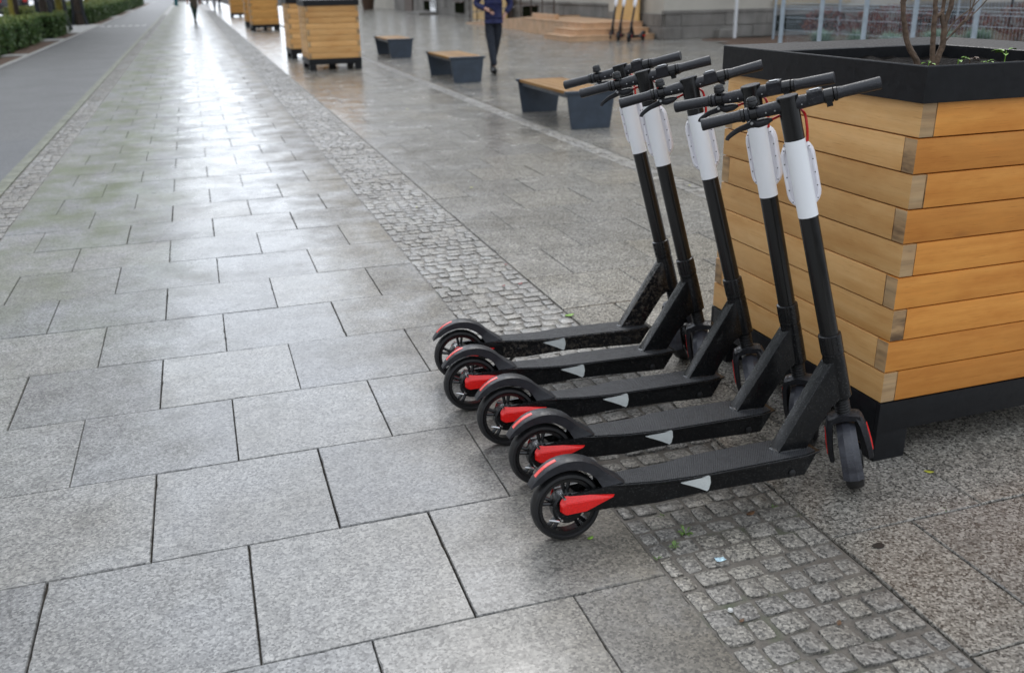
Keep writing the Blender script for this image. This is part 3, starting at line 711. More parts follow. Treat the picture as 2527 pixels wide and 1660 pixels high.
def make_scooter(label, group):
    t = thing('electric_scooter', label, 'scooter', group=group)
    # rear wheel, hub bolts, rear arms with red covers
    wheel(t, (0, 0, .099), .0985, .042, 'rear_wheel')
    for s in (-1, 1):
        bm = bmesh.new()
        pr_ = [(-.029, .126), (-.018, .143), (.05, .1365), (.130, .1235), (.045, .091), (-.018, .089), (-.029, .099)]
        vs0 = [bm.verts.new((x, s*.036, z)) for x, z in pr_]
        k = [(-.026, .117), (-.015, .124), (.05, .1235), (.120, .1225), (.042, .094), (-.015, .092), (-.026, .101)]
        vs1 = [bm.verts.new((x, s*.0505, z)) for x, z in k]
        bm.faces.new(vs1); bm.faces.new(vs0[::-1])
        for i in range(7): bm.faces.new((vs0[i], vs0[(i+1) % 7], vs1[(i+1) % 7], vs1[i]))
        bmesh.ops.recalc_face_normals(bm, faces=bm.faces)
        bmesh.ops.bevel(bm, geom=list(bm.edges), offset=.0015, segments=2, affect='EDGES')
        mesh('axle_cover', bm, M['red'], t)
        bm = bmesh.new(); prism(bm, [(-.026, .092), (-.022, .139), (.13, .150), (.17, .15), (.17, .085), (.05, .084)], s*.024, s*.038, 'y', .002)
        mesh('rear_arm', bm, M['frame'], t, smooth=True)
    bm = bmesh.new()
    for x, z in ((-.020, .142), (-.030, .082)): lathe(bm, (x, -.052, z), (0, 1, 0), [(-.004, .0035), (.03, .0035)], 10)
    tube(bm, [(-.036, -.05, .078), (-.052, -.046, .082), (-.062, -.043, .083)], [.0035, .004, .002], 8)
    mesh('axle_bolt', bm, M['chrome'], t, smooth=True)
    # rear mudguard
    c = Vector((.010, 0, .110)); ci = Vector((.0, 0, .102)); rings = []
    for i in range(25):
        u = i/24; a = R(152 - 112*min(1, u/.72)); d_ = Vector((math.cos(a), 0, math.sin(a))); q = c + d_*.1255; ii = ci + d_*.1065
        hw = .017 + .011*min(1, u*4)
        if u > .72:
            w_ = (u-.72)/.28; q = q.lerp(Vector((.162, 0, .1525)), w_); ii = ii.lerp(Vector((.094, 0, .148)), w_); hw = .028 + .009*w_
        if u < .12: ii = q.lerp(ii, .25+u*6)
        m_ = q.lerp(ii, .12); th = .003
        rings.append([ii + LF*hw, m_ + LF*hw, q + LF*hw*.72, q - LF*hw*.72, m_ - LF*hw, ii - LF*hw, ii - LF*(hw-th), m_.lerp(ii, .25) - LF*(hw-th), m_.lerp(ii, .25) + LF*(hw-th), ii + LF*(hw-th)])
    bm = bmesh.new(); strip(bm, None, rings); mg = mesh('rear_mudguard', bm, M['plastic'], t, smooth=True)
    rings = []
    for i in range(7):
        a = R(138 - 32*i/6); q = c + Vector((math.cos(a), 0, math.sin(a)))*.1257; nn = Vector((math.cos(a), 0, math.sin(a)))
        rings.append([q + LF*.0075, q + LF*.0065 + nn*.0014, q - LF*.0065 + nn*.0014, q - LF*.0075])
    bm = bmesh.new(); strip(bm, None, rings); mesh('reflector', bm, M['redpl'], mg)
    # deck
    bm = bmesh.new()
    sec = [(.105, .034, .150, .085, .030), (.16, .045, .149, .080, .038), (.25, .056, .1455, .080, .046), (.315, .060, .145, .086, .050), (.345, .066, .146, .09, .054), (.39, .072, .149, .094, .060),
           (.5, .073, .152, .095, .061), (.65, .072, .155, .093, .060), (.700, .069, .156, .093, .058), (.751, .055, .157, .150, .050)]
    rings = []
    for x, hw, zt, zb, hb in sec:
        lip = .006
        if x > .74: rings.append([Vector((x, hw, zt)), Vector((x, hw, zt-.003)), Vector((x-.004, hw-.002, zb+.001)), Vector((x-.008, hb, zb)), Vector((x-.008, -hb, zb)), Vector((x-.004, -hw+.002, zb+.001)), Vector((x, -hw, zt-.003)), Vector((x, -hw, zt))])
        else: rings.append([Vector((x, hw, zt)), Vector((x, hw, zt-lip)), Vector((x, hw-.007, zt-lip-.004)), Vector((x, hb, zb)), Vector((x, -hb, zb)), Vector((x, -hw+.007, zt-lip-.004)), Vector((x, -hw, zt-lip)), Vector((x, -hw, zt))])
    strip(bm, None, rings); bmesh.ops.bevel(bm, geom=[e for e in bm.edges], offset=.0012, segments=1, affect='EDGES')
    dk = mesh('deck', bm, M['frame'], t)
    bm = bmesh.new(); L_ = [(.158, .040, .1492), (.25, .051, .1457), (.315, .055, .1452), (.345, .060, .1462), (.39, .066, .1492), (.5, .067, .1522), (.60, .066, .1541), (.695, .064, .1561), (.735, .052, .1571)]
    top = [[bm.verts.new((x, y, z+.0018)) for y in (hw, hw*.5, 0, -hw*.5, -hw)] for x, hw, z in L_]
    for a, b in zip(top, top[1:]):
        for k in range(4): bm.faces.new((a[k], a[k+1], b[k+1], b[k]))
    bmesh.ops.recalc_face_normals(bm, faces=bm.faces)
    rr_ = bmesh.ops.extrude_face_region(bm, geom=list(bm.faces)); bmesh.ops.translate(bm, verts=[v for v in rr_['geom'] if isinstance(v, bmesh.types.BMVert)], vec=(0, 0, -.0016))
    bmesh.ops.recalc_face_normals(bm, faces=bm.faces)
    mesh('grip_mat', bm, M['mat'], dk)
    for s in (-1, 1):
        bm = bmesh.new()
        a = [(.314, .132), (.335, .1365), (.362, .1425), (.390, .1478), (.394, .144), (.398, .124), (.395, .103), (.390, .0975), (.368, .109), (.345, .119), (.325, .127)]
        def wy(x, z): 
            k = min(1, max(0, (x-.31)/.08)); return s*((.0605+.0125*k) - (.146-z)/.05*.0105)
        v0 = [bm.verts.new((x, wy(x, z), z)) for x, z in a]; v1 = [bm.verts.new((x, wy(x, z)-s*.008, z)) for x, z in a]
        bm.faces.new(v0); bm.faces.new(v1[::-1])
        for i in range(len(a)): bm.faces.new((v0[i], v0[(i+1) % len(a)], v1[(i+1) % len(a)], v1[i]))
        bmesh.ops.recalc_face_normals(bm, faces=bm.faces); bmesh.ops.triangulate(bm, faces=[f for f in bm.faces if len(f.verts) > 4])
        mesh('side_reflector', bm, M['reflw'], dk)
    bm = bmesh.new(); lathe(bm, (.655, -.062, .108), (0, 1, 0), [(-.006, .004), (-.004, .010), (.01, .012)], 14); mesh('charge_port', bm, M['rubber'], dk, smooth=True)
    # neck, welds, head tube
    bm = bmesh.new()
    prism(bm, [(.628, .150), (.720, .150), (.800, .268), (.846, .300), (.822, .408), (.795, .400)], -.0255, .0255, 'y', .004)
    nk = mesh('neck', bm, M['frame'], t, smooth=True)
    bm = bmesh.new(); rings = []
    for r_, z in ((.93, .1535), (.90, .156), (.84, .159), (.76, .161)):
        rings.append([Vector((.674+math.copysign(abs(math.cos(a))**.6, math.cos(a))*.055*r_, math.copysign(abs(math.sin(a))**.6, math.sin(a))*.034*r_, z)) for a in [2*math.pi*k/24 for k in range(24)]])
    strip(bm, None, rings); mesh('weld', bm, M['frame'], nk, smooth=True)
    bm = bmesh.new(); lathe(bm, A0, AX, [(.297, .027), (.300, .031), (.425, .031), (.432, .0295), (.438, .0315), (.441, .0305)], 36)
    mesh('head_tube', bm, M['frame'], t, smooth=True)
    bm = bmesh.new(); tube(bm, [(.24, .03, .09), (.235, .09, .055), (.215, .125, .018), (.19, .133, .0185)], [.008, .0075, .007, .006], 10); mesh('kickstand', bm, M['frame'], t, smooth=True)
    # ---- everything that steers
    st = []
    bm = bmesh.new(); prof = []
    for k in range(7): prof += [(.243+k*.0085, .0195), (.2455+k*.0085, .0225), (.249+k*.0085, .0225)]
    lathe(bm, A0, AX, prof + [(.3025, .0195)], 30); bl = mesh('spring_bellows', bm, M['rubber'], t, smooth=True); st.append(bl)
    # fork: crown arch and two blades
    bm = bmesh.new()
    for s in (-1, 1):
        # blade: crown -> axle, faceted
        sec = [(.245, .000, .024, .018, .012), (.232, .0, .038, .024, .012), (.205, -.002, .046, .027, .011), (.16, -.004, .051, .026, .010), (.12, -.004, .054, .022, .009), (.093, -.003, .054, .014, .008)]
        rings = []
        for tt, f, l, fw_, th in sec:
            ll = s*l
            rings.append([P(tt, f-fw_, ll-s*th*.6), P(tt, f-fw_*.75, ll+s*th*.8), P(tt, f, ll+s*th*1.05), P(tt, f+fw_*.75, ll+s*th*.8), P(tt, f+fw_, ll-s*th*.6), P(tt, f, ll-s*th*.9)])
        strip(bm, None, rings)
    cr_ = [(.252, .026), (.247, .034), (.228, .038), (.222, .030)]
    rings = [[P(a, f, l) for a, f in ((.226-abs(l)*.15, -.022), (.247-abs(l)*.25, -.026), (.255-abs(l)*.3, -.010), (.255-abs(l)*.3, .012), (.245-abs(l)*.25, .026), (.224-abs(l)*.15, .022))] for l in (-.044, -.036, -.02, 0, .02, .036, .044)]
    strip(bm, None, rings)
    fk = mesh('front_fork', bm, M['plastic'], t, smooth=True); st.append(fk)
    for s in (-1, 1):
        bm = bmesh.new(); rings = []
        for tt, l in ((.205, .0575), (.175, .0612), (.145, .0635), (.118, .0640)):
            rings.append([P(tt, -.012, s*(l-.004)), P(tt, -.007, s*(l+.0005)), P(tt, .002, s*(l+.0014)), P(tt, .004, s*(l-.004))])
        strip(bm, None, rings); mesh('fork_reflector', bm, M['red'], fk)
    cF = P(.1025, 0.0, 0)
    fwh = wheel(t, tuple(cF), .0990, .050, 'front_wheel'); st.append(fwh)
    bm = bmesh.new(); rings = []
    for i in range(22):
        u = i/21; a = R(78 + 111*u); d = FW*math.cos(a) + AX*math.sin(a); rr_ = .1135 if u < .9 else .1135+(u-.9)*.07
        q = cF + d*rr_; hw = .0255 + .003*u
        rings.append([q - d*.008 + LF*hw, q + LF*hw*.38, q - LF*hw*.38, q - d*.008 - LF*hw, q - d*.011 - LF*(hw-.002), q - d*.004 - LF*hw*.36, q - d*.004 + LF*hw*.36, q - d*.011 + LF*(hw-.002)])
    strip(bm, None, rings); st.append(mesh('front_mudguard', bm, M['plastic_l'], t))
    # folding clamp
    bm = bmesh.new(); lathe(bm, A0, AX, [(.441, .0300), (.443, .0318), (.490, .0318), (.495, .0312), (.497, .028)], 40)
    for tt in (.452, .470, .487):
        for ang in (-38, 38): 
            d = (-FW*math.cos(R(ang)) + LF*math.sin(R(ang))); lathe(bm, A0 + AX*tt + d*.0305, d, [(0, .0042), (.003, .0042), (.0035, .0025)], 10)
            d = (FW*math.cos(R(ang)) + LF*math.sin(R(ang))); lathe(bm, A0 + AX*tt + d*.0305, d, [(0, .0042), (.003, .0042), (.0035, .0025)], 10)
    for ang in (-9, 9):
        d = (-FW*math.cos(R(ang)) + LF*math.sin(R(ang))); tube(bm, [A0+AX*.443+d*.0315, A0+AX*.495+d*.0315], .0022, 8)
    cl = mesh('folding_clamp', bm, M['gloss'], t, smooth=True); st.append(cl)
    # stem
    bm = bmesh.new(); lathe(bm, A0, AX, [(.40, .0258), (.8445, .0258)], 40); s_ = mesh('lower_stem', bm, M['tube'], t, smooth=True); st.append(s_)
    bm = bmesh.new(); lathe(bm, A0, AX, [(.8440, .0255), (.8445, .0268), (1.0545, .0268), (1.055, .0255)], 48); s_ = mesh('stem_sleeve', bm, M['white'], t, smooth=True); st.append(s_)
    # white box on the front of the stem, wider than the tube
    def capsule(w, h, n=10):
        pts = []
        for k in range(n+1): a = math.pi*k/n; pts.append((math.cos(a)*w, h + math.sin(a)*w))
        for k in range(n+1): a = math.pi + math.pi*k/n; pts.append((math.cos(a)*w, -h + math.sin(a)*w))
        return pts
    bm = bmesh.new(); tm = .957
    rings = []
    for f, w_ in ((.014, .0330), (.009, .0350), (.0075, .0385), (.010, .0425), (.018, .0445), (.034, .0440), (.048, .0400), (.054, .031)):
        rings.append([P(tm + y*1.0, f, x) for x, y in capsule(w_, .050)])
    strip(bm, None, rings); bx = mesh('battery_lock_box', bm, M['whitebox'], t, smooth=True); st.append(bx)
    bm = bmesh.new()
    for s in (-1, 1):
        for y in (.072, .036, 0, -.036, -.070):
            x = s*(.0365 if abs(y) < .06 else .0325)
            lathe(bm, P(tm+y, .0078, x), -FW, [(-.004, .0016), (.0006, .0017)], 8)
    mesh('screw', bm, M['black_metal'], bx, smooth=True)
    bm = bmesh.new()
    for s in (-1, 1):
        for y in (.086,): lathe(bm, P(tm+y, .009, s*.0290), -FW, [(-.006, .0030), (.003, .0030)], 8)
    mesh('steel_screw', bm, M['chrome'], bx, smooth=True)
    bm = bmesh.new()
    # head with slanted flat top
    lathe(bm, A0, AX, [(1.053, .0262), (1.162, .0266), (1.1622, .0276), (1.1695, .0278), (1.1700, .0272)], 44)
    hd = mesh('stem_head', bm, M['tube'], t, smooth=True); st.append(hd)
    bm = bmesh.new(); lathe(bm, A0, AX, [(1.1700, .0262), (1.1712, .0258)], 40); mesh('display', bm, M['plastic_l'], hd, smooth=True)
    # handlebar
    tb = 1.147
    bm = bmesh.new()
    ys = [-.225, -.12, -.10, -.05, -.02, 0, .02, .05, .08, .12, .225]; rs_ = [.011, .0125, .0165, .0175, .0185, .0185, .0185, .0175, .0150, .0125, .011]
    tube(bm, [P(tb + .000, 0, y) for y in ys], rs_, 20)
    hbr = mesh('handlebar', bm, M['plastic'], t, smooth=True); st.append(hbr)
    for s in (-1, 1):
        bm = bmesh.new()
        yy = [s*v for v in (.122, .125, .135, .16, .19, .215, .2235, .226, .2265)]; rr_ = [.0168, .0160, .0148, .0152, .0156, .0160, .0164, .0155, .012]
        tube(bm, [P(tb+.001, 0, y) for y in yy], rr_, 22); g_ = mesh('grip', bm, M['grip'], hbr, smooth=True)
        bm = bmesh.new(); tube(bm, [P(tb, 0, s*v) for v in (.112, .1135, .1205, .122)], [.0155, .0182, .0182, .0155], 22); mesh('grip_ring', bm, M['gloss'], hbr, smooth=True)
    # display housing and throttle on the right
    bm = bmesh.new()
    rings = [[P(tb+a, f, y) for a, f in ((-.010, -.0185), (.020, -.0215), (.0235, -.018), (.024, .010), (.010, .019), (-.012, .016))] for y in (-.048, -.050, -.084, -.086)]
    strip(bm, None, rings); mesh('display_housing', bm, M['plastic'], hbr, smooth=True)
    bm = bmesh.new(); 
    for y in (-.056, -.078): lathe(bm, P(tb+.024, -.006, y), AX, [(0, .004), (.003, .0035)], 12)
    tube(bm, [P(tb+.0255, -.010, -.056), P(tb+.0255, -.010, -.078)], .0024, 8)
    mesh('button', bm, M['chrome'], hbr, smooth=True)
    bm = bmesh.new()
    tube(bm, [P(tb, 0, y) for y in (-.0875, -.0885, -.1105, -.1115)], [.0165, .0188, .0188, .0165], 22)
    rings = [[P(tb+a, f, y) for a, f in ((-.026, -.016), (-.008, -.020), (.006, -.017), (.002, .004), (-.024, .004))] for y in (-.092, -.107)]
    strip(bm, None, rings); mesh('throttle', bm, M['gloss'], hbr, smooth=True)
    # bell on the left
    bm = bmesh.new(); tube(bm, [P(tb, 0, y) for y in (.0805, .0815, .0985, .0995)], [.0155, .0178, .0178, .0155], 20)
    lathe(bm, P(tb+.014, -.002, .088), AX, [(0, .007), (.006, .006)], 12)
    bc = P(tb+.0195, -.004, .088)
    lathe(bm, bc, AX, [(0, .012), (.001, .0145), (.010, .0150), (.0125, .0135), (.014, .0145), (.020, .0130), (.0235, .0085)], 22)
    mesh('bell', bm, M['gloss'], hbr, smooth=True)
    # brake lever hanging below the left end of the bar
    bm = bmesh.new()
    tube(bm, [P(tb, 0, y) for y in (.1015, .1025, .1110, .1115)], [.0155, .0180, .0180, .0155], 20)
    c = smoothcurve([P(tb-.016, .006, .100), P(tb-.030, .012, .088), P(tb-.031, .014, .070), P(tb-.030, .014, .055), P(tb-.029, .012, .046)], 4)
    tube(bm, c, [.0085, .0095, .0105, .011, .0115, .012, .012, .0118, .0115, .011, .0105, .0095, .008, .0065, .0055, .0048, .0045], 12)
    lv = mesh('brake_lever', bm, M['plastic'], hbr, smooth=True)
    bm = bmesh.new()
    c = smoothcurve([P(tb-.028, .012, .094), P(tb-.034, .020, .115), P(tb-.040, .030, .140), P(tb-.052, .030, .166), P(tb-.060, .028, .172)], 5)
    tube(bm, c, [.0075-.0035*i/(len(c)-1) for i in range(len(c))], 10, sx=1.25, sy=.7, ref=AX)
    mesh('lever_blade', bm, M['plastic'], lv, smooth=True)
    bm = bmesh.new(); lathe(bm, P(tb-.024, -.004, .098), -FW, [(-.004, .004), (.004, .004)], 10); mesh('pivot_screw', bm, M['chrome'], lv, smooth=True)
    bm = bmesh.new()
    for y in (-.033, -.060, .035, .058): lathe(bm, P(tb-.004, -.0165, y), -FW, [(-.003, .0022), (.0016, .0022)], 8)
    mesh('bar_screw', bm, M['chrome'], hbr, smooth=True)
    bm = bmesh.new()
    c = smoothcurve([P(tb-.029, .012, .047), P(tb-.026, .018, .030), P(tb-.022, .034, .006), P(tb-.018, .034, -.018), P(tb-.032, .014, -.0345), P(tb-.062, .004, -.036), P(tb-.092, .004, -.0325), P(tb-.104, .006, -.030)], 7)
    tube(bm, c, [.0034 + .0004*(i % 2) for i in range(len(c))], 8); cb = mesh('brake_cable', bm, M['cable'], t, smooth=True); st.append(cb)
    t['steers'] = 1
    for o in st: o['st'] = 1
    return t
SG = 'electric scooters parked in a row by the large planter'
poses = [(0.796, 1.997, -.031, -.108, .992, 'nearest electric scooter of the row, its rear wheel fully in view at the front'),
 (0.831, 2.295, -.053, -.061, .828, 'second nearest electric scooter of the row by the planter'),
 (0.815, 2.571, -.067, -.128, 1.116, 'middle electric scooter of the row of five by the planter'),
 (0.778, 2.863, -.092, -.105, 1.031, 'electric scooter next to last in the row, second from the back'),
 (0.811, 3.136, -.112, -.104, .933, 'rearmost electric scooter of the row with scratched muddy deck side and neck')]
BG = 'electric scooters parked by the timber steps'
bgp = [(10.92, 22.72, R(-128), R(-5), R(4), 'leftmost small distant scooter standing before the timber steps', 10.20, 22.80),
 (11.0, 23.2, R(-130), R(-5), R(0), 'middle distant scooter standing before the timber steps', 10.30, 22.55),
 (11.25, 22.6, R(-139), R(-4), R(3), 'rightmost distant scooter before the timber steps, its deck in view', 10.33, 21.98)]
def steer_all(t, a):
    for ch in [x for x in bpy.data.objects if x.parent == t and x.get('st')]:
        ch.matrix_basis = steer_m(a)
proto = None; allsc = []
for x, y, yw, ln, sta, lab in poses:
    if proto is None: o = proto = make_scooter(lab, SG)
    else: o = copy_tree(proto); o['label'] = lab; o['group'] = SG
    o.location = (x, y, 0); o.rotation_euler = (ln, 0, yw); allsc.append((o, sta))
for x, y, yw, ln, sta, lab, fx, fy in bgp:
    o = copy_tree(proto); o['label'] = lab; o['group'] = BG
    o.location = (fx-.89*math.cos(yw), fy-.89*math.sin(yw), 0); o.rotation_euler = (ln, 0, yw); allsc.append((o, sta))
for o, sta in allsc: steer_all(o, sta)
for o in bpy.data.objects:
    for k in ('st', 'steers'):
        if k in o: del o[k]

def mat_muddy():
    m, nt, b = newmat('muddy scratched black frame'); v = objc(nt)
    f = ramp(nt, noise(nt, v, 70, 6, .8), [(.50, g3(0)), (.62, g3(1))]); sc = ramp(nt, noise(nt, objc(nt, (1, 8, 14)), 16, 4, .8), [(.66, g3(0)), (.69, g3(1))])
    c = mixc(nt, math_(nt, 'MULTIPLY', f, .55), (.008, .008, .009), (.11, .09, .065)); c = mixc(nt, math_(nt, 'MULTIPLY', sc, .7), c, (.5, .48, .5))
    nt.links.new(c, b.inputs['Base Color']); nt.links.new(ramp(nt, f, [(0, g3(.2)), (1, g3(.7))]), b.inputs['Roughness']); return m
MUD = mat_muddy()
def own_mat(root, names, mat):
    for ch in [x for x in bpy.data.objects if x.parent == root]:
        if ch.name.split('.')[0] in names:
            ch.material_slots[0].link = 'OBJECT'; ch.material_slots[0].material = mat
own_mat(allsc[4][0], ('deck', 'neck'), MUD)

# ------------------------------------------------------------ benches
def bench(label, x, y, ln=1.50, w=.52):
    t = thing('bench', label, 'bench', (x, y, 0), (0, 0, R(.5)), 'backless benches on the plaza'); h = .385; rg = random.Random(int(y*10))
    for y0 in (0, ln-.045):
        bm = bmesh.new()
        pts = [(.045, 0), (w-.045, 0), (w+.005, h-.03), (-.005, h-.03)]
        A = [bm.verts.new((u, y0+.012, v)) for u, v in pts]; B = [bm.verts.new((u, y0+.038, v)) for u, v in pts]
        bm.faces.new(A); bm.faces.new(B[::-1])
        for i in range(4): bm.faces.new((A[i], B[i], B[(i+1) % 4], A[(i+1) % 4]))
        bmesh.ops.recalc_face_normals(bm, faces=bm.faces)
        bmesh.ops.bevel(bm, geom=list(bm.edges), offset=.004, segments=2, affect='EDGES')
        f0 = set(bm.faces); box(bm, -.028, w+.028, y0-.006, y0+.052, h-.0295, h, .008)
        mesh('end_panel', bm, M['bluegrey'], t, smooth=True)
    bm = bmesh.new(); box(bm, 0.03, .06, .04, ln-.04, h-.075, h-.034); box(bm, w-.06, w-.03, .04, ln-.04, h-.075, h-.034); mesh('bearer', bm, M['bluegrey'], t)
    n = 5; sw = (w+.01)/n
    for i in range(n):
        bm = bmesh.new(); uvl = bm.loops.layers.uv.new('UVMap'); va = bm.faces.layers.float.new('rnd'); en = bm.faces.layers.float.new('endg')
        uvbox(bm, uvl, -.003+i*sw+.005, -.003+(i+1)*sw-.005, .053, ln-.053, h-.033, h-.003, 'y', rg, va, en, .003)
        mesh('seat_slat', bm, M['slatwood'], t, smooth=True)
bench('nearest backless bench with blue grey ends, partly behind the handlebars', 3.52, 8.88, 1.55)
bench('middle one of the three benches, beside the walking man', 3.66, 14.05, 1.50)
bench('farthest bench, just right of the pale planter', 3.79, 19.6, 1.45)

# ------------------------------------------------------------ buildings on the right
def obox(name, x0, x1, y0, y1, z0, z1, mat, parent, bev=0):
    bm = bmesh.new(); box(bm, x0, x1, y0, y1, z0, z1, bev); return mesh(name, bm, mat, parent)
b = thing('building', 'long pale plastered building with grey stone plinth along the plaza', 'building', (12.2, 22.5, 0))
def bb(name, x0, x1, y0, y1, z0, z1, mat, parent=None, bev=0):
    return obox(name, x0-12.2, x1-12.2, y0-22.5, y1-22.5, z0, z1, mat, parent or b, bev)
bb('wall', 12.2, 26, 26.0, 98, -.2, 12.5, M['stucco']); bb('wall', 11.55, 45, 22.5, 25.997, -.2, 12.5, M['stucco'])
# plinth of coursed blocks
def blocks(name, u0, u1, z0, z1, bw, bh, face, along, seed, mat):
    rg = random.Random(seed); bm = bmesh.new(); z = z0; row = 0
    while z < z1-.01:
        u = u0 - (bw*.5 if row % 2 else 0)
        while u < u1:
            w_ = bw*rg.uniform(.85, 1.15); a, c = max(u, u0)+.006, min(u+w_, u1)-.006; d = rg.uniform(.0, .02)
            if c-a > .05:
                if along == 'y': box(bm, face-.06-d-12.2, face-.002-12.2, a-22.5, c-22.5, z+.005, min(z+bh, z1)-.005, .012)
                else: box(bm, a-12.2, c-12.2, face-.06-d-22.5, face-.002-22.5, z+.005, min(z+bh, z1)-.005, .012)
            u += w_
        z += bh; row += 1
    return mesh(name, bm, mat, b)
blocks('plinth', 26.1, 60, 0, .72, 1.1, .36, 12.2, 'y', 1, M['stone'])
blocks('plinth', 11.55, 24, 0, .62, 1.3, .31, 22.5, 'x', 2, M['stone'])
blocks('plinth', 22.5, 25.9, 0, .62, 1.0, .31, 11.55, 'y', 3, M['stone'])
bb('plinth_ledge', 11.47, 24, 22.41, 22.498, .62, .70, M['stone'], bev=.01); bb('plinth_ledge', 12.1, 12.198, 26.1, 60, .725, .80, M['stone'], bev=.01)
bb('plinth', 11.40, 11.9, 22.22, 22.43, 0, .30, M['stone'], bev=.03); bb('plinth', 13.0, 13.55, 22.15, 22.43, 0, .22, M['stone'], bev=.03)
def window(yc, z0, w_, h_, X=12.2):
    f = bb('window', X-.06, X+.0, yc-w_/2, yc+w_/2, z0, z0+h_, M['carwhite'])
    bb('pane', X-.075, X-.062, yc-w_/2+.07, yc-.03, z0+.07, z0+h_-.07, M['glass'], f); bb('pane', X-.075, X-.062, yc+.03, yc+w_/2-.07, z0+.07, z0+h_-.07, M['glass'], f)
    bb('sill', X-.16, X-.0765, yc-w_/2-.08, yc+w_/2+.08, z0-.07, z0-.005, M['stone'], f)
for fl in (1.6, 5.0, 8.4):
    for yc in range(29, 96, 4): window(yc+.5, fl, 1.3, 1.9)
def window_x(xc, z0, w_, h_, Y=22.5, mat=None):
    f = bb('window', xc-w_/2, xc+w_/2, Y-.06, Y, z0, z0+h_, mat or M['carwhite'])
    bb('pane', xc-w_/2+.07, xc-.03, Y-.075, Y-.062, z0+.07, z0+h_-.07, M['glass'], f); bb('pane', xc+.03, xc+w_/2-.07, Y-.075, Y-.062, z0+.07, z0+h_-.07, M['glass'], f)
for xc in (16.5, 21, 26, 31, 36): window_x(xc, .95, 1.7, 2.0); window_x(xc, 5.0, 1.5, 2.0); window_x(xc, 8.4, 1.5, 2.0)
for xc in (15.9, 20.3): bb('cellar_window', xc-1.1, xc+1.1, 22.40, 22.435, .12, .52, M['core']); bb('window_board', xc-1.2, xc+1.2, 22.36, 22.40, .78, .93, M['stucco2'])
for yc in (34.5, 44.5, 51.0): bb('cellar_window', 12.09, 12.115, yc-.8, yc+.8, .15, .6, M['core']); bb('window_board', 12.02, 12.09, yc-.9, yc+.9, .62, .70, M['door'])
d = bb('door', 12.05, 12.10, 54.6, 56.6, 0, 2.3, M['door']); bb('handle', 12.0, 12.048, 55.7, 55.8, 1.0, 1.15, M['chrome'], d)
d = bb('door', 12.05, 12.10, 49.0, 50.2, 0.05, 2.3, M['carwhite']); bb('pane', 12.03, 12.048, 49.15, 50.05, .3, 2.15, M['glass'], d)
bb('cornice', 11.2, 45.3, 22.1, 25.99, 12.503, 12.9, M['stucco']); bb('cornice', 11.85, 26.3, 26.0, 98.3, 12.503, 12.9, M['stucco'])
bm = bmesh.new(); prism(bm, [(11.0-12.2, 12.903), (26.5-12.2, 12.903), (18.7-12.2, 16.5)], -.5, 76, 'y'); mesh('roof', bm, M['roof'], b)
tag(obox('stone_step', 10.9, 11.9, 47.8, 51.4, 0, .10, M['stone'], None, .02), 'low brown stone doorstep before the glazed door of the building', 'step')
# building across the road, mostly beyond the frame
b = thing('building', 'ochre building on the far side of the road, behind the parked cars', 'building', (-31, 30, -.1))
obox('wall', 0-12, 0, -20, 160, 0, 9, M['stucco2'], b)
bm = bmesh.new(); prism(bm, [(-12.4, 9.003), (.4, 9.003), (-6, 12)], -20.3, 160.3, 'y'); mesh('roof', bm, M['roof'], b)
for k in range(24):
    for z in (1.2, 5): w_ = obox('window', .002, .06, -17+k*7, -15.4+k*7, z, z+1.9, M['carwhite'], b); obox('pane', .062, .075, -16.9+k*7, -15.5+k*7, z+.1, z+1.8, M['glass'], w_)

# timber steps, ramp, railing, plywood boards
t = thing('timber_steps', 'three pale timber steps and platform in front of the plywood board', 'steps', (9, 22.73, 0))
for k, (x, y) in enumerate(((0, 0), (.33, .33), (.71, .72))):
    e_ = 5.5 if k == 2 else 1.78+k*.15; obox('step', x, 2.40, y, e_, .0 if k == 2 else k*.14+.002, (k+1)*.14-.02, M['stepwood'], t, .004); obox('tread', x-.02, 2.42, y-.02, e_+.01, (k+1)*.14-.0195, (k+1)*.14, M['stepwood'], t, .004)
t = thing('timber_ramp', 'long pale timber ramp running down from the steps beside the building', 'ramp', (10.0, 28.3, 0))
bm = bmesh.new(); v = [bm.verts.new(p) for p in ((0, 0, 0), (0, 7.6, 0), (0, 7.6, .04), (0, 0, .46))]; w_ = [bm.verts.new((1.6, p.co.y, p.co.z)) for p in v]
bm.faces.new(v); bm.faces.new(w_[::-1])
for i in range(4): bm.faces.new((v[i], v[(i+1) % 4], w_[(i+1) % 4], w_[i]))
bmesh.ops.recalc_face_normals(bm, faces=bm.faces); mesh('ramp_body', bm, M['stepwood'], t)
obox('kerb_rail', .0, .12, -2.0, .0, .42, .56, M['stepwood'], t, .01)
t = thing('railing', 'brown steel railing with thin uprights along the timber ramp', 'railing', (10.08, 26.6, 0))
for k in range(10):
    bm = bmesh.new(); y = k*1.0; z = .42 if y < 1.7 else max(.03, .46-.42*(y-1.7)/7.6)
    tube(bm, [(0, y, z), (0, y, z+1.0)], .022, 8); mesh('post', bm, M['brownpaint'], t)
for dz in (.35, .68, 1.0):
    bm = bmesh.new(); tube(bm, [(0, 0, .42+dz), (0, 1.7, .45+dz), (0, 9.0, .06+dz)], .018, 8); mesh('rail', bm, M['brownpaint'], t)
tag(obox('plywood_board', 11.36, 11.40, 23.62, 25.1, .425, 2.3, M['ply'], None, .003), 'upright yellow plywood board standing on the timber platform', 'board')
tag(obox('plywood_board', 11.72, 11.78, 36.2, 40.9, .0, 1.9, M['ply'], None, .003), 'yellow plywood board against the building behind the walking man', 'board')
tag(obox('pole', 13.27, 13.34, 21.9, 21.97, -.05, 3.6, M['carwhite'], None, .01), 'slim white pole in front of the grey plinth', 'pole')
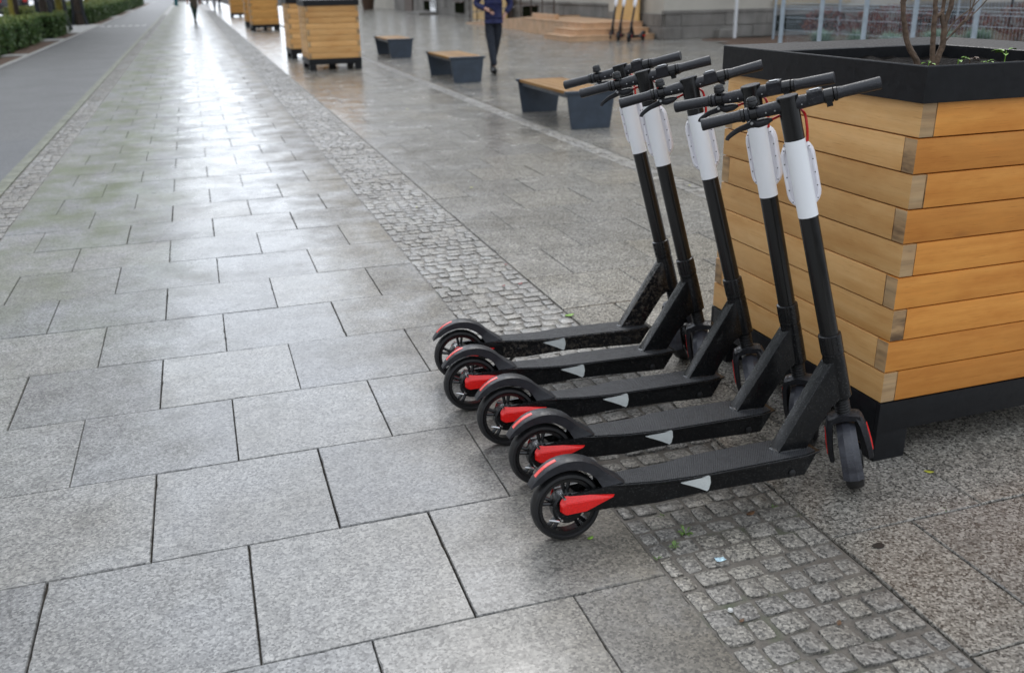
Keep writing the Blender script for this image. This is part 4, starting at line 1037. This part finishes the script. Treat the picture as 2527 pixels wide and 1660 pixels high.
t = thing('potted_plant', 'green bush in a dark brown pot beside the pale planter, by the building', 'plant', (10.75, 61.5, 0))
bm = bmesh.new(); lathe(bm, (0, 0, 0), (0, 0, 1), [(0, .33), (.75, .45), (.78, .45)], 20); mesh('pot', bm, M['door'], t)
bm = bmesh.new(); la = bm.faces.layers.float.new('rnd'); rg = random.Random(2)
leaves(bm, [(rg.gauss(0, .22), rg.gauss(0, .22), rg.uniform(.75, 1.9)) for _ in range(900)], .12, rg, la); mesh('foliage', bm, M['hedge'], t)

# fences on the right
t = thing('mesh_fence', 'wire mesh fence on galvanised posts directly behind the large planter', 'fence', (8.4, 0, 0))
for y in (12.54, 11.59, 10.65, 9.73, 8.75, 7.8, 6.85):
    bm = bmesh.new(); tube(bm, [(0, y, 0), (0, y, 2.0)], .030, 12); mesh('post', bm, M['galv'], t, smooth=True)
bm = bmesh.new(); y = 6.9
while y < 12.5:
    tube(bm, [(.04, y, .05), (.04, y, .42), (.065, y, .46), (.04, y, .50), (.04, y, 1.0), (.065, y, 1.04), (.04, y, 1.08), (.04, y, 1.95)], .0022, 4, caps=False); y += .05
for z in (.05, .25, .42, .46, .50, .7, .88, 1.0, 1.04, 1.08, 1.3, 1.5, 1.7, 1.95):
    tube(bm, [(.066 if z in (.46, 1.04) else .043, 6.85, z), (.066 if z in (.46, 1.04) else .043, 12.54, z)], .003, 4, caps=False)
mesh('wire_panel', bm, M['galv'], t)
t = thing('mesh_fence', 'farther wire fence in front of the red leaved plants and cellar windows', 'fence', (0, 21.0, 0))
for x in (13.85, 15.75, 17.7, 19.5, 21.3, 23.2):
    bm = bmesh.new(); tube(bm, [(x, 0, 0), (x, 0, 2.1)], .03, 10); mesh('post', bm, M['galv'] if x not in (17.7, 21.3) else M['guard'], t)
bm = bmesh.new(); x = 13.85
while x < 23.2: tube(bm, [(x, .03, .1), (x, .03, 2.0)], .003, 3, caps=False); x += .06
for z in (.1, .4, .7, 1.0, 1.5, 2.0): tube(bm, [(13.85, .035, z), (23.2, .035, z)], .004, 3, caps=False)
mesh('wire_panel', bm, M['galv'], t)
# planting behind the fence
rg = random.Random(33)
def clump(name, label, cat, x, y, r, h, mat, n, size, group, blades=False):
    t = thing(name, label, cat, (x, y, 0), (0, 0, 0), group)
    bm = bmesh.new(); la = bm.faces.layers.float.new('rnd')
    if blades:
        for _ in range(n):
            a = rg.uniform(0, 6.28); q = abs(rg.gauss(0, .45)); d = Vector((math.cos(a), math.sin(a), 0)); b0 = d*rg.uniform(0, r*.3)
            s_ = Vector((-d.y, d.x, 0))*.009; hh = h*rg.uniform(.6, 1.1); p1 = b0 + d*q*r*.6 + Vector((0, 0, hh*.7)); p2 = b0 + d*q*r*1.6 + Vector((0, 0, hh*(1-q*.35)))
            v = [bm.verts.new(p) for p in (b0-s_, b0+s_, p1+s_*.8, p1-s_*.8)]; f = bm.faces.new(v); f[la] = rg.random()
            f = bm.faces.new((v[3], v[2], bm.verts.new(p2))); f[la] = rg.random()
    else:
        pts = []
        for _ in range(n):
            d = Vector((rg.gauss(0, 1), rg.gauss(0, 1), rg.gauss(0, 1))).normalized()*rg.uniform(.5, 1)**.5
            pts.append((d.x*r*rg.uniform(.7, 1.1), d.y*r, h*.55 + d.z*h*.5))
        leaves(bm, pts, size, rg, la)
    mesh('foliage' if not blades else 'blades', bm, mat, t)
    if not blades:
        bm = bmesh.new()
        for _ in range(7):
            a = rg.uniform(0, 6.28); tube(bm, [(0, 0, 0), (math.cos(a)*r*.4, math.sin(a)*r*.4, h*.5), (math.cos(a)*r*.8, math.sin(a)*r*.8, h*.85)], [.012, .008, .004], 5)
        mesh('branch', bm, M['bark2'], t)
for i in range(26):
    u = i/25; x = 12.6 + u*7.0 + rg.uniform(-.3, .3); y = 17.2 - u*4.2 + rg.uniform(-.6, .6)
    clump('fescue_clump', 'blue green fescue tuft in the flower bed behind the fence', 'grass tuft', x, y, .38, rg.uniform(.32, .45), M['fescue'], 260, 0, 'blue green fescue tufts in the flower bed', True)
for i in range(12):
    u = i/11; x = 14.4 + u*7.0 + rg.uniform(-.3, .3); y = 19.4 - u*4.6 + rg.uniform(-.4, .4)
    clump('barberry_bush', 'dark red barberry bush behind the fescue tufts', 'bush', x, y, .55, rg.uniform(.6, .85), M['barberry'], 700, .07, 'dark red barberry bushes behind the fence')

# ------------------------------------------------------------ left side: hedges, trees, cars
def hedge(label, x0, x1, y0, y1, h, mat, seed, n, size=.055):
    rg = random.Random(seed); t = thing('hedge', label, 'hedge', ((x0+x1)/2, (y0+y1)/2, 0), (0, 0, 0), 'clipped hedges beside the cycle lane')
    W2, L2 = (x1-x0)/2, (y1-y0)/2
    bm = bmesh.new(); la = bm.faces.layers.float.new('rnd'); pts = []
    for _ in range(n):
        k = rg.random(); top = k < .45
        if top: p = [rg.uniform(-W2, W2), rg.uniform(-L2, L2), h*rg.uniform(.86, 1.0) + .05*math.sin(rg.uniform(0, 6))]
        elif k < .85: p = [W2*rg.choice((-1, 1, 1, 1))*rg.uniform(.8, 1.08), rg.uniform(-L2, L2), rg.uniform(.04, h)]
        else: p = [rg.uniform(-W2, W2), L2*rg.choice((-1, -1, 1))*rg.uniform(.96, 1.02), rg.uniform(.04, h)]
        w_ = .06*math.sin(p[1]*3.1+seed) + .04*math.sin(p[1]*7.3)
        p[0] += w_*(1 if p[0] > 0 else -1); p[2] += .04*math.sin(p[1]*2.3)*(1 if top else 0)
        pts.append(p)
    leaves(bm, pts, size, rg, la)
    # young growth: tops lighter
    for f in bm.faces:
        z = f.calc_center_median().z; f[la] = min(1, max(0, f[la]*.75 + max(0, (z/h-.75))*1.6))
    mesh('foliage', bm, mat, t)
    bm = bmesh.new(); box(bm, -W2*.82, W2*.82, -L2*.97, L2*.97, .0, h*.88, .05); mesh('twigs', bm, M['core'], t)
hedge('clipped green hedge nearest the camera, at the left edge of the view', -5.15, -4.22, 19.5, 31.6, .74, M['hedge'], 1, 17000, .06)
hedge('short clipped hedge block just beyond the nearest hedge', -4.78, -4.1, 33.4, 37.0, .74, M['hedge'], 2, 5000, .06)
hedge('long clipped hedge receding beyond the bare tree', -5.1, -4.1, 46.4, 70, .80, M['hedge'], 3, 16000, .08)
hedge('farthest clipped hedge near the end of the lane', -5.1, -4.1, 74, 100, .85, M['hedge'], 4, 7000, .12)
hedge('yellow green hedge in the second row, behind the tree guards', -6.1, -5.3, 36.8, 70, .84, M['hedgey'], 5, 16000, .08)
def tree(label, x, y, r, h, mat, guard, seed, lean=0, nl=4200, z0=0):
    rg = random.Random(seed); t = thing('street_tree', label, 'tree', (x, y, z0), (0, 0, 0), 'street trees beside the cycle lane')
    bm = bmesh.new()
    tube(bm, smoothcurve([(0, 0, -.05), (lean*.2, 0, h*.12), (lean*.5, .02, h*.25), (lean*.6, .0, h*.42), (lean*.4, 0, h*.75)], 4), [r*1.25 - r*1.0*i/16 for i in range(17)], 10)
    tips = []
    for k in range(9):
        a = k*2.4 + rg.uniform(-.4, .4); z = h*(.32+.05*k); L_ = h*rg.uniform(.22, .34)*(1-.05*k)
        p = [Vector((lean*.55, 0, z)), Vector((math.cos(a)*L_*.5, math.sin(a)*L_*.5, z+L_*.45)), Vector((math.cos(a)*L_, math.sin(a)*L_, z+L_*.8))]
        tube(bm, smoothcurve(p, 3), [r*.45, r*.4, r*.35, r*.3, r*.24, r*.18, r*.12], 6); tips += [p[1], p[2], (p[1]+p[2])/2]
    mesh('trunk', bm, mat, t, smooth=True)
    bm = bmesh.new(); la = bm.faces.layers.float.new('rnd'); pts = []
    for _ in range(nl):
        c = rg.choice(tips); pts.append(c + Vector((rg.gauss(0, h*.075), rg.gauss(0, h*.075), rg.gauss(0, h*.06))))
    leaves(bm, pts, .22, rg, la); mesh('crown', bm, M['treeleaf'], t)
    if guard:
        g_ = thing('tree_guard', guard, 'tree guard', (x, y, 0), (0, 0, 0), 'black steel guards round the street trees')
        for k in range(4):
            a = 2*math.pi*(k+.5)/4; bm = bmesh.new()
            tube(bm, [(math.cos(a)*.40, math.sin(a)*.40, 0), (math.cos(a)*.27, math.sin(a)*.27, .5), (math.cos(a)*.26, math.sin(a)*.26, 1.9)], .045, 6); mesh('bar', bm, M['guard'], g_)
        for z in (.55, 1.8):
            bm = bmesh.new(); tube(bm, [(math.cos(2*math.pi*k/16)*.26, math.sin(2*math.pi*k/16)*.26, z) for k in range(17)], .016, 6, caps=False); mesh('hoop', bm, M['guard'], g_)
tree('slim street tree with bright yellow lichen at the left edge, behind the nearest hedge', -5.0, 31.9, .07, 8.5, M['lichen'], None, 1, .1)
tree('brown trunked street tree inside a steel guard behind the nearest hedge', -4.5, 34.9, .115, 9.5, M['bark2'], 'dark steel guard round the tree behind the nearest hedge', 2)
tree('street tree with yellow tinged trunk inside a guard, above the short hedge block', -4.6, 39.8, .11, 9.5, M['lichen'], 'dark steel guard round the tree above the short hedge block', 3)
tree('dark street tree standing in the bare gap before the long hedge', -4.55, 45.6, .14, 10, M['bark2'], 'dark steel guard round the tree in the bare gap', 4)
tree('thin lichen yellow tree rising out of the long hedge', -5.0, 55, .085, 9, M['lichen'], None, 5)
tree('distant dark trunked tree over the long hedge', -5.2, 70, .13, 10, M['bark2'], None, 6)
tree('farthest street tree by the last hedge', -5.2, 84, .13, 10, M['bark2'], None, 7)
tree('dark trunked tree between the hedge rows, left of the brown guarded tree', -5.6, 36.6, .12, 9, M['bark2'], None, 8)

tree('street tree just outside the left edge of the view, nearest the camera', -5.6, 13.5, .14, 9.5, M['bark2'], None, 9)
tree('street tree left of the nearest hedge, outside the view', -5.6, 22.5, .14, 9.5, M['bark2'], None, 10)

def car(label, x, y, rz, paint, van=False, L_=4.1, z=-.1):
    t = thing('parked_car', label, 'car', (x, y, z), (0, 0, rz), 'cars parked along the road'); w = .83
    if van: prof = [(-L_/2, .3), (-L_/2, 1.05), (-L_/2+.18, 1.75), (-L_/2+.5, 1.82), (L_/2-1.6, 1.78), (L_/2-.9, 1.08), (L_/2-.1, .85), (L_/2, .55), (L_/2-.05, .28)]
    else: prof = [(-L_/2, .32), (-L_/2+.03, .92), (-L_/2+.25, 1.0), (-L_/2+.75, 1.38), (-.1, 1.42), (.55, 1.32), (1.15, .92), (L_/2-.25, .78), (L_/2, .58), (L_/2-.04, .28)]
    bm = bmesh.new(); rings = []
    for yy, k in ((-w, .0), (-w*.97, .6), (-w*.80, 1), (w*.80, 1), (w*.97, .6), (w, .0)):
        rings.append([Vector((a*(.985 if abs(yy) > w*.9 else 1), yy*(1 if c < 1.0 else 1-(c-1.0)*.28), c if c < 1.0 else 1.0+(c-1.0)*(k if k > 0 else .0) if abs(yy) > w*.9 else c)) for a, c in prof])
    strip(bm, None, rings); bmesh.ops.triangulate(bm, faces=[f for f in bm.faces if len(f.verts) > 4]); mesh('body', bm, paint, t, smooth=True)
    top = 1.78 if van else 1.38
    bm = bmesh.new()
    for s in (-1, 1):
        x0, x1 = -L_/2+(.25 if van else .65), (L_/2-1.25 if van else .75)
        v = [bm.verts.new(p) for p in ((x0, s*(w*.955), 1.03), (x1+.25, s*(w*.955), 1.03), (x1-.25, s*(w*.955-.09), top-.10), (x0+.22, s*(w*.955-.09), top-.10))]
        q = bm.faces.new(v); e = bmesh.ops.extrude_face_region(bm, geom=[q]); bmesh.ops.translate(bm, verts=[g for g in e['geom'] if isinstance(g, bmesh.types.BMVert)], vec=(0, -s*.05, 0))
    bmesh.ops.recalc_face_normals(bm, faces=bm.faces); mesh('side_window', bm, M['glass'], t)
    xr = -L_/2+.02 if van else -L_/2+.28
    bm = bmesh.new(); prism(bm, [(xr-.02, 1.06), (xr+.14 if van else xr+.42, top-.10), (xr+.19 if van else xr+.47, top-.10), (xr+.06, 1.04)], -w*.72, w*.72, 'y'); mesh('rear_window', bm, M['glass'], t)
    xf = L_/2-.93 if van else 1.10
    bm = bmesh.new(); prism(bm, [(xf+.03, 1.08 if van else .97), (xf-.57, top-.08), (xf-.63, top-.10), (xf-.08, 1.05 if van else .95)], -w*.74, w*.74, 'y'); mesh('windscreen', bm, M['glass'], t)
    for s in (-1, 1):
        bm = bmesh.new(); box(bm, -L_/2-.015, -L_/2+.08, s*w*.78-.10, s*w*.78+.10, .85 if not van else .95, 1.02 if not van else 1.5, .02); mesh('tail_light', bm, M['taillight'], t)
        bm = bmesh.new(); box(bm, L_/2-.28, L_/2-.02, s*w*.76-.13, s*w*.76+.13, .60, .76, .03); mesh('head_lamp', bm, M['lamp'], t)
        for xx in (-L_/2+.75, L_/2-.8):
            bm = bmesh.new(); lathe(bm, (xx, s*.74, .31), (0, 1, 0), [(-.1, .2), (-.1, .29), (-.06, .31), (.06, .31), (.1, .29), (.1, .2)], 24); wl = mesh('wheel', bm, M['rubber'], t, smooth=True)
            bm = bmesh.new(); lathe(bm, (xx, s*.74, .31), (0, 1, 0), [(-.105, .02), (-.104, .19), (.104, .19), (.105, .02)], 16); mesh('rim', bm, M['carsilver'], wl)
    bm = bmesh.new(); box(bm, -L_/2-.06, -L_/2+.1, -w*.95, w*.95, .35, .62, .03); box(bm, L_/2-.1, L_/2+.04, -w*.95, w*.95, .30, .5, .03); mesh('bumper', bm, M['carblack'], t)
    bm = bmesh.new(); box(bm, -L_/2-.075, -L_/2-.061, -.24, .24, .68, .78); mesh('number_plate', bm, M['carwhite'], t)
    return t
car('silver grey car parked nose towards the nearest hedge at the left edge', -7.2, 33.3, R(-3), M['carsilver'])
car('dark red van seen from behind with two red tail lights at the upper left', -9.25, 62.2, R(90), M['cardark'], True, 4.4)
car('black car parked beyond the dark red van', -9.3, 74, R(90), M['carblack'])
car('white car parked beyond the black car', -9.0, 88, R(90), M['carwhite'])
car('farthest white car along the road', -9.0, 102, R(90), M['carwhite'], True)

# ------------------------------------------------------------ people
def skin_obj(name, chains, mat, parent, sub=2):
    """chains: list of lists of (x,y,z,r); first point of a later chain may equal an earlier point to branch"""
    me = bpy.data.meshes.new(name); verts = []; edges = []; rad = []; key = {}
    for ch in chains:
        prev = None
        for x, y, z, r in ch:
            k = (round(x, 4), round(y, 4), round(z, 4))
            if k not in key: key[k] = len(verts); verts.append((x, y, z)); rad.append(r)
            i = key[k]
            if prev is not None and prev != i: edges.append((prev, i))
            prev = i
    me.from_pydata(verts, edges, []); me.materials.append(mat)
    o = bpy.data.objects.new(name, me); COL.objects.link(o); o.parent = parent
    m = o.modifiers.new('skin', 'SKIN'); m.use_smooth_shade = True
    sl = me.skin_vertices[0] if me.skin_vertices else None
    if sl is None:
        bm = bmesh.new(); bm.from_mesh(me); bm.verts.layers.skin.verify(); bm.to_mesh(me); bm.free(); sl = me.skin_vertices[0]
    for i, r in enumerate(rad): sl.data[i].radius = (r, r); sl.data[i].use_root = (i == 0)
    s = o.modifiers.new('sub', 'SUBSURF'); s.levels = sub; s.render_levels = sub
    return o
def hand(chs, w, d, s):
    """append five finger chains from wrist w in direction d"""
    w = Vector(w); d = Vector(d).normalized(); side = d.cross(Vector((0, 0, 1))); side = side.normalized() if side.length > .1 else Vector((0, 1, 0)); dn = d.cross(side).normalized()
    if dn.z > 0: dn = -dn
    palm = w + d*.05
    chs.append([(*w, .026), (*palm, .032)])
    for k, (o_, L_) in enumerate(((-.027, .075), (-.009, .085), (.009, .08), (.027, .062))):
        b0 = palm + d*.035 + side*o_; b1 = b0 + d*L_*.5 + dn*.012; b2 = b1 + d*L_*.3 + dn*.03
        chs.append([(*palm, .032), (*b0, .012), (*b1, .0095), (*b2, .008)])
    th = palm + side*.04*s + d*.005; chs.append([(*palm, .032), (*th, .013), (*(th + d*.035 + side*s*.012), .011), (*(th + d*.06 + dn*.01), .009)])
def person(label, x, y, rz, top, legs, kind, sc=1.0, stride=.22, phone=False, coat=False, group=None):
    """walks along local -Y"""
    t = thing('person', label, 'person', (x, y, 0), (0, 0, rz), group); t.scale = (sc,)*3
    a = stride
    hipz = .93; kn = [(-.05, -a*.5, .50), (.035, a*.25, .48)]; an = [(-.005, -a*1.1, .12), (-.03, a*1.3, .15)]
    hipL, hipR = (-.09, 0, .88), (.09, 0, .88)
    legs_ch = lambda e: [[(0, 0, 1.0, .135+e), (0, 0, .93, .14+e), (*hipL, .095+e), (*kn[0], .062+e), (*an[0], .045+e*1.3)], [(0, 0, .93, .14+e), (*hipR, .095+e), (*kn[1], .062+e), (*an[1], .045+e*1.3)]]
    # arms
    if phone:
        el = [(-.30, .03, 1.14), (.31, .06, 1.13)]; wr = [(-.10, -.20, 1.06), (.19, -.02, .96)]
    else:
        el = [(-.27, .08, 1.13), (.27, -.04, 1.13)]; wr = [(-.25, -.06, .92), (.26, .08, .90)]
    sh = [(-.19, 0, 1.40), (.19, 0, 1.40)]
    torso = lambda e: [[(0, 0, 1.0, .13+e), (0, .0, 1.12, .125+e), (0, 0, 1.30, .15+e), (0, .01, 1.42, .11+e)]]
    body = [[(0, 0, .93, .13), (0, 0, 1.12, .12), (0, 0, 1.30, .14), (0, .01, 1.43, .09), (0, -.0, 1.52, .055), (0, -.01, 1.60, .085), (0, -.01, 1.70, .095), (0, 0, 1.76, .07)],
            [(0, 0, .93, .13), (*hipL, .085), (*kn[0], .052), (*an[0], .036)], [(0, 0, .93, .13), (*hipR, .085), (*kn[1], .052), (*an[1], .036)],
            [(0, .01, 1.43, .09), (*sh[0], .06), (*el[0], .042), (*wr[0], .028)], [(0, .01, 1.43, .09), (*sh[1], .06), (*el[1], .042), (*wr[1], .028)],
            [(0, -.01, 1.63, .085), (0, -.10, 1.62, .016)]]
    body[5] = [(0, -.01, 1.60, .085), (0, -.095, 1.625, .018)]
    for i, s in ((0, 1), (1, -1)): hand(body, wr[i], Vector(wr[i]) - Vector(el[i]), s)
    bd = skin_obj('body', body, M['skin'], t)
    skin_obj('trousers', legs_ch(.012), legs, t)
    jk = torso(.03) + [[(0, .01, 1.42, .14), (*sh[0], .075), (*el[0], .060), (*(Vector(wr[0]).lerp(Vector(el[0]), .15)), .047)], [(0, .01, 1.42, .14), (*sh[1], .075), (*el[1], .060), (*(Vector(wr[1]).lerp(Vector(el[1]), .15)), .047)]]
    if coat: jk.append([(0, 0, 1.0, .16), (0, .03, .80, .19), (0, .06, .58, .20)])
    else: jk.append([(0, 0, 1.0, .16), (0, 0, .93, .158)])
    skin_obj('coat' if coat else 'jacket', jk, top, t)
    for i in (0, 1):
        fx, fy, fz = an[i]; dz = .0 if i == 0 else .0
        bm = bmesh.new()
        rings = []
        pit = R(-14) if i == 0 else R(28)
        for u, hw, hh in ((.09, .030, .07), (.06, .040, .085), (.0, .042, .085), (-.07, .045, .065), (-.14, .047, .05), (-.19, .030, .035)):
            rings.append([Vector((sx_*hw, u, zz)) for sx_, zz in ((-1, 0), (1, 0), (1, hh*.6), (.6, hh), (-.6, hh), (-1, hh*.6))])
        strip(bm, None, rings); bmesh.ops.rotate(bm, verts=bm.verts, cent=(0, 0, .0), matrix=Matrix.Rotation(pit, 3, 'X'))
        mz = min(v.co.z for v in bm.verts); bmesh.ops.translate(bm, verts=bm.verts, vec=(fx, fy, -mz+.001))
        mesh('shoe', bm, M['shoe'], t, smooth=True)
    bm = bmesh.new(); lathe(bm, (0, .015, 1.70), (0, 0, 1), [(-.09, .07), (-.04, .100), (.03, .108), (.085, .085), (.115, .03)], 18); mesh('hair', bm, M['hair'], t, smooth=True)
    bm = bmesh.new()
    for s in (-1, 1): lathe(bm, (s*.033, -.098, 1.665), (0, -1, 0), [(0, .011), (.006, .006)], 10)
    box(bm, -.022, .022, -.102, -.092, 1.585, 1.593); mesh('face_features', bm, M['hair'], t)
    if phone:
        ph = Vector(wr[0]) + (Vector(wr[0])-Vector(el[0])).normalized()*.10 + Vector((0, 0, .025))
        bm = bmesh.new(); box(bm, -.036, .036, -.07, .07, -.005, .005, .003); bmesh.ops.rotate(bm, verts=bm.verts, cent=(0, 0, 0), matrix=Euler((R(-25), R(15), R(-35))).to_matrix()); bmesh.ops.translate(bm, verts=bm.verts, vec=ph)
        tag(mesh('phone', bm, M['phone']), 'small black phone held in the hand of the man in the navy jacket', 'phone')
        bpy.data.objects['phone'].matrix_world = Matrix.Translation((x, y, 0)) @ Matrix.Rotation(rz, 4, 'Z') @ Matrix.Scale(sc, 4)
    return t
person('man in navy jacket and dark jeans walking past the middle bench, looking at a phone', 4.78, 15.45, R(-16), M['navy'], M['jeans'], 'man', .96, .20, phone=True)
person('person in long olive brown coat walking away on the wet path', .20, 44.6, R(0), M['coat'], M['greencl'], 'woman', .98, .16, coat=True)
person('distant person in light grey trousers beside the cobble strip', 1.5, 62.9, R(0), M['greycl'], M['greycl'], 'far', .95, .18)
person('small dark clothed person farther down the cobble strip', 1.55, 88, R(20), M['navy'], M['jeans'], 'far', .95, .2)
person('dark clothed person between the far planter and the cobble strip', 2.05, 72, R(10), M['jeans'], M['jeans'], 'far', .95, .2)
t = thing('litter_bin', 'distant teal litter bin at the left side of the path end', 'bin', (-1.05, 92, 0))
bm = bmesh.new(); lathe(bm, (0, 0, 0), (0, 0, 1), [(0, .14), (.9, .17), (.95, .18), (1.05, .12)], 20); mesh('bin_body', bm, M['teal'], t, smooth=True)

# ------------------------------------------------------------ small things on the ground
def leaf(name, label, cat, x, y, s, mat, rz, group=None, z=.002, asp=.5, curl=.25):
    bm = bmesh.new(); n = 7; L_ = []
    for i in range(n):
        u = i/(n-1); w_ = math.sin(math.pi*u)**.8*asp*.5*s + .0003
        zc = curl*s*(u-.5)**2
        L_.append([bm.verts.new((s*(u-.5), w_, zc+.12*s*curl)), bm.verts.new((s*(u-.5), 0, zc)), bm.verts.new((s*(u-.5), -w_, zc+.12*s*curl))])
    for a, b_ in zip(L_, L_[1:]):
        for k in range(2): bm.faces.new((a[k], a[k+1], b_[k+1], b_[k]))
    o = mesh(name, bm, mat, smooth=True); o.location = (x, y, z); o.rotation_euler = (0, 0, rz); tag(o, label, cat, group)
    sm = o.modifiers.new('solid', 'SOLIDIFY'); sm.thickness = .0004
    return o
def gp(px, py, z=0):   # point on the ground seen at a pixel of the photograph, used once to note positions
    dx, dy = (px-1263.5)/2268.555, (py-830)/2268.555
    d = r2*dx - u2*dy + fwd; k = (z-H)/d.z; return d.x*k, d.y*k
for (px, py, s, m, rz, lab) in ((2292, 1165, .030, 'leafy', -.6, 'yellow leaf lying on the slab right of the front wheel'), (1457, 1328, .022, 'leafg', .4, 'small yellow green leaf just below the nearest rear wheel'),
    (1852, 1268, .032, 'leafb', .3, 'brown wet leaf on the cobbles below the nearest deck'), (1248, 653, .022, 'petal', .1, 'dark red petal by the edge of the cobble strip, topmost of three'),
    (1243, 706, .026, 'petal', .9, 'dark red petal on the cobbles, left one of the lower pair'), (1284, 701, .034, 'petal', .7, 'dark red petal on the cobbles, right one of the lower pair'),
    (1405, 779, .05, 'leafg', .2, 'green blade of grass across the cobble joint behind the scooters'), (1752, 1023, .016, 'petal', 0, 'tiny red petal on the ground between the scooter decks'),
    (1163, 463, .03, 'leafy', .2, 'pale yellow leaf on the open pavement'), (1028, 512, .02, 'leafy', 1, 'yellow leaf on the far cobbles'), (1701, 458, .03, 'leafy', .5, 'yellow leaf on the narrow cobble band'),
    (1830, 1532, .018, 'leafb', .5, 'small orange brown leaf on the cobbles near the lower edge'), (2070, 1538, .022, 'leafb', .8, 'brown leaf at the lower right on the cobbles'), (1005, 270, .045, 'leafy', .1, 'yellow leaf on the wet pavement below the farthest bench'),
    (1180, 216+120, .05, 'paper', .1, 'white paper scrap on the pavement between planter and bench')):
    x, y = gp(px, py); nm = {'leafy': 'fallen_leaf', 'leafg': 'green_leaf', 'leafb': 'fallen_leaf', 'petal': 'fallen_petal', 'paper': 'paper_scrap'}[m]
    leaf(nm, lab, 'leaf' if m != 'petal' and m != 'paper' else ('petal' if m == 'petal' else 'litter'), x, y, s, M[m], rz)
x, y = gp(1770, 1388)
bm = bmesh.new(); vv = [[bm.verts.new((x+.009*i, y+.008*j, .002+random.uniform(0, .006))) for j in range(3)] for i in range(4)]
for i in range(3):
    for j in range(2): bm.faces.new((vv[i][j], vv[i+1][j], vv[i+1][j+1], vv[i][j+1]))
tag(mesh('wrapper_scrap', bm, M['foil']), 'crumpled blue and white wrapper scrap on the cobbles', 'litter')
x, y = gp(1203, 640); bm = bmesh.new(); tube(bm, [(x-.014, y+.012, .006), (x+.014, y-.012, .006)], .004, 10); tag(mesh('cigarette_end', bm, M['paper']), 'white cigarette end on the cobbles left of the red petals', 'litter')
x, y = gp(1269, 800); bm = bmesh.new(); tube(bm, [(x-.006, y-.01, .006), (x+.006, y+.01, .006)], .004, 10); tag(mesh('cigarette_end', bm, M['paper']), 'short pale cigarette end on the cobbles above the rear mudguards', 'litter')
x, y = gp(1802, 1506); bm = bmesh.new(); lathe(bm, (x, y, 0), (0, 0, 1), [(0, .007), (.005, .006), (.007, .002)], 8); tag(mesh('pebble', bm, M['paper']), 'small white pebble in a cobble joint', 'pebble')
x, y = gp(2168, 1347)
bm = bmesh.new(); c = [bm.verts.new((x+math.cos(a)*.019*random.uniform(.85, 1.1), y+math.sin(a)*.012*random.uniform(.85, 1.1), .003)) for a in [k*.524 for k in range(12)]]; f = bm.faces.new(c)
e = bmesh.ops.extrude_face_region(bm, geom=[f]); bmesh.ops.translate(bm, verts=[g for g in e['geom'] if isinstance(g, bmesh.types.BMVert)], vec=(0, 0, -.003))
tag(mesh('gum_spot', bm, M['gum']), 'dark flat gum spot on the slab at the right', 'stain')
def weed(label, px, py, s, n, seed):
    rg = random.Random(seed); x, y = gp(px, py); t = thing('weed_tuft', label, 'weed', (x, y, -.004), (0, 0, 0), 'weeds in the paving joints')
    bm = bmesh.new()
    for _ in range(n):
        a = rg.uniform(0, 6.28); d = Vector((math.cos(a), math.sin(a), 0)); sd_ = Vector((-d.y, d.x, 0)); q = rg.uniform(.3, 1)*s; w_ = s*.09
        b0 = d*rg.uniform(0, s*.2); p1 = b0 + d*q*.6 + Vector((0, 0, q*.45)); p2 = b0 + d*q*1.1 + Vector((0, 0, q*.35))
        v = [bm.verts.new(p) for p in (b0-sd_*w_*.4, b0+sd_*w_*.4, p1+sd_*w_, p1-sd_*w_)]; bm.faces.new(v); bm.faces.new((v[3], v[2], bm.verts.new(p2)))
    mesh('blades', bm, M['weed'], t)
for i, (px, py, s, n, lab) in enumerate(((1692, 1312, .026, 26, 'largest green weed tuft in the cobbles, at the upper left of the near patch'), (1664, 1345, .020, 20, 'green weed tuft just below the largest one'), (1622, 1376, .014, 12, 'small weed at the left edge of the near cobbles'),
    (1633, 1272, .013, 10, 'tiny weed in the cobbles under the nearest deck'), (1908, 1247, .014, 12, 'weed at the right edge of the near cobbles'), (2334, 1257, .013, 10, 'tiny weed in the slab joint at the far right'), (1757, 1248, .012, 8, 'tiny weed tuft in the middle of the upper cobbles'))): weed(lab, px, py, s, n, i)
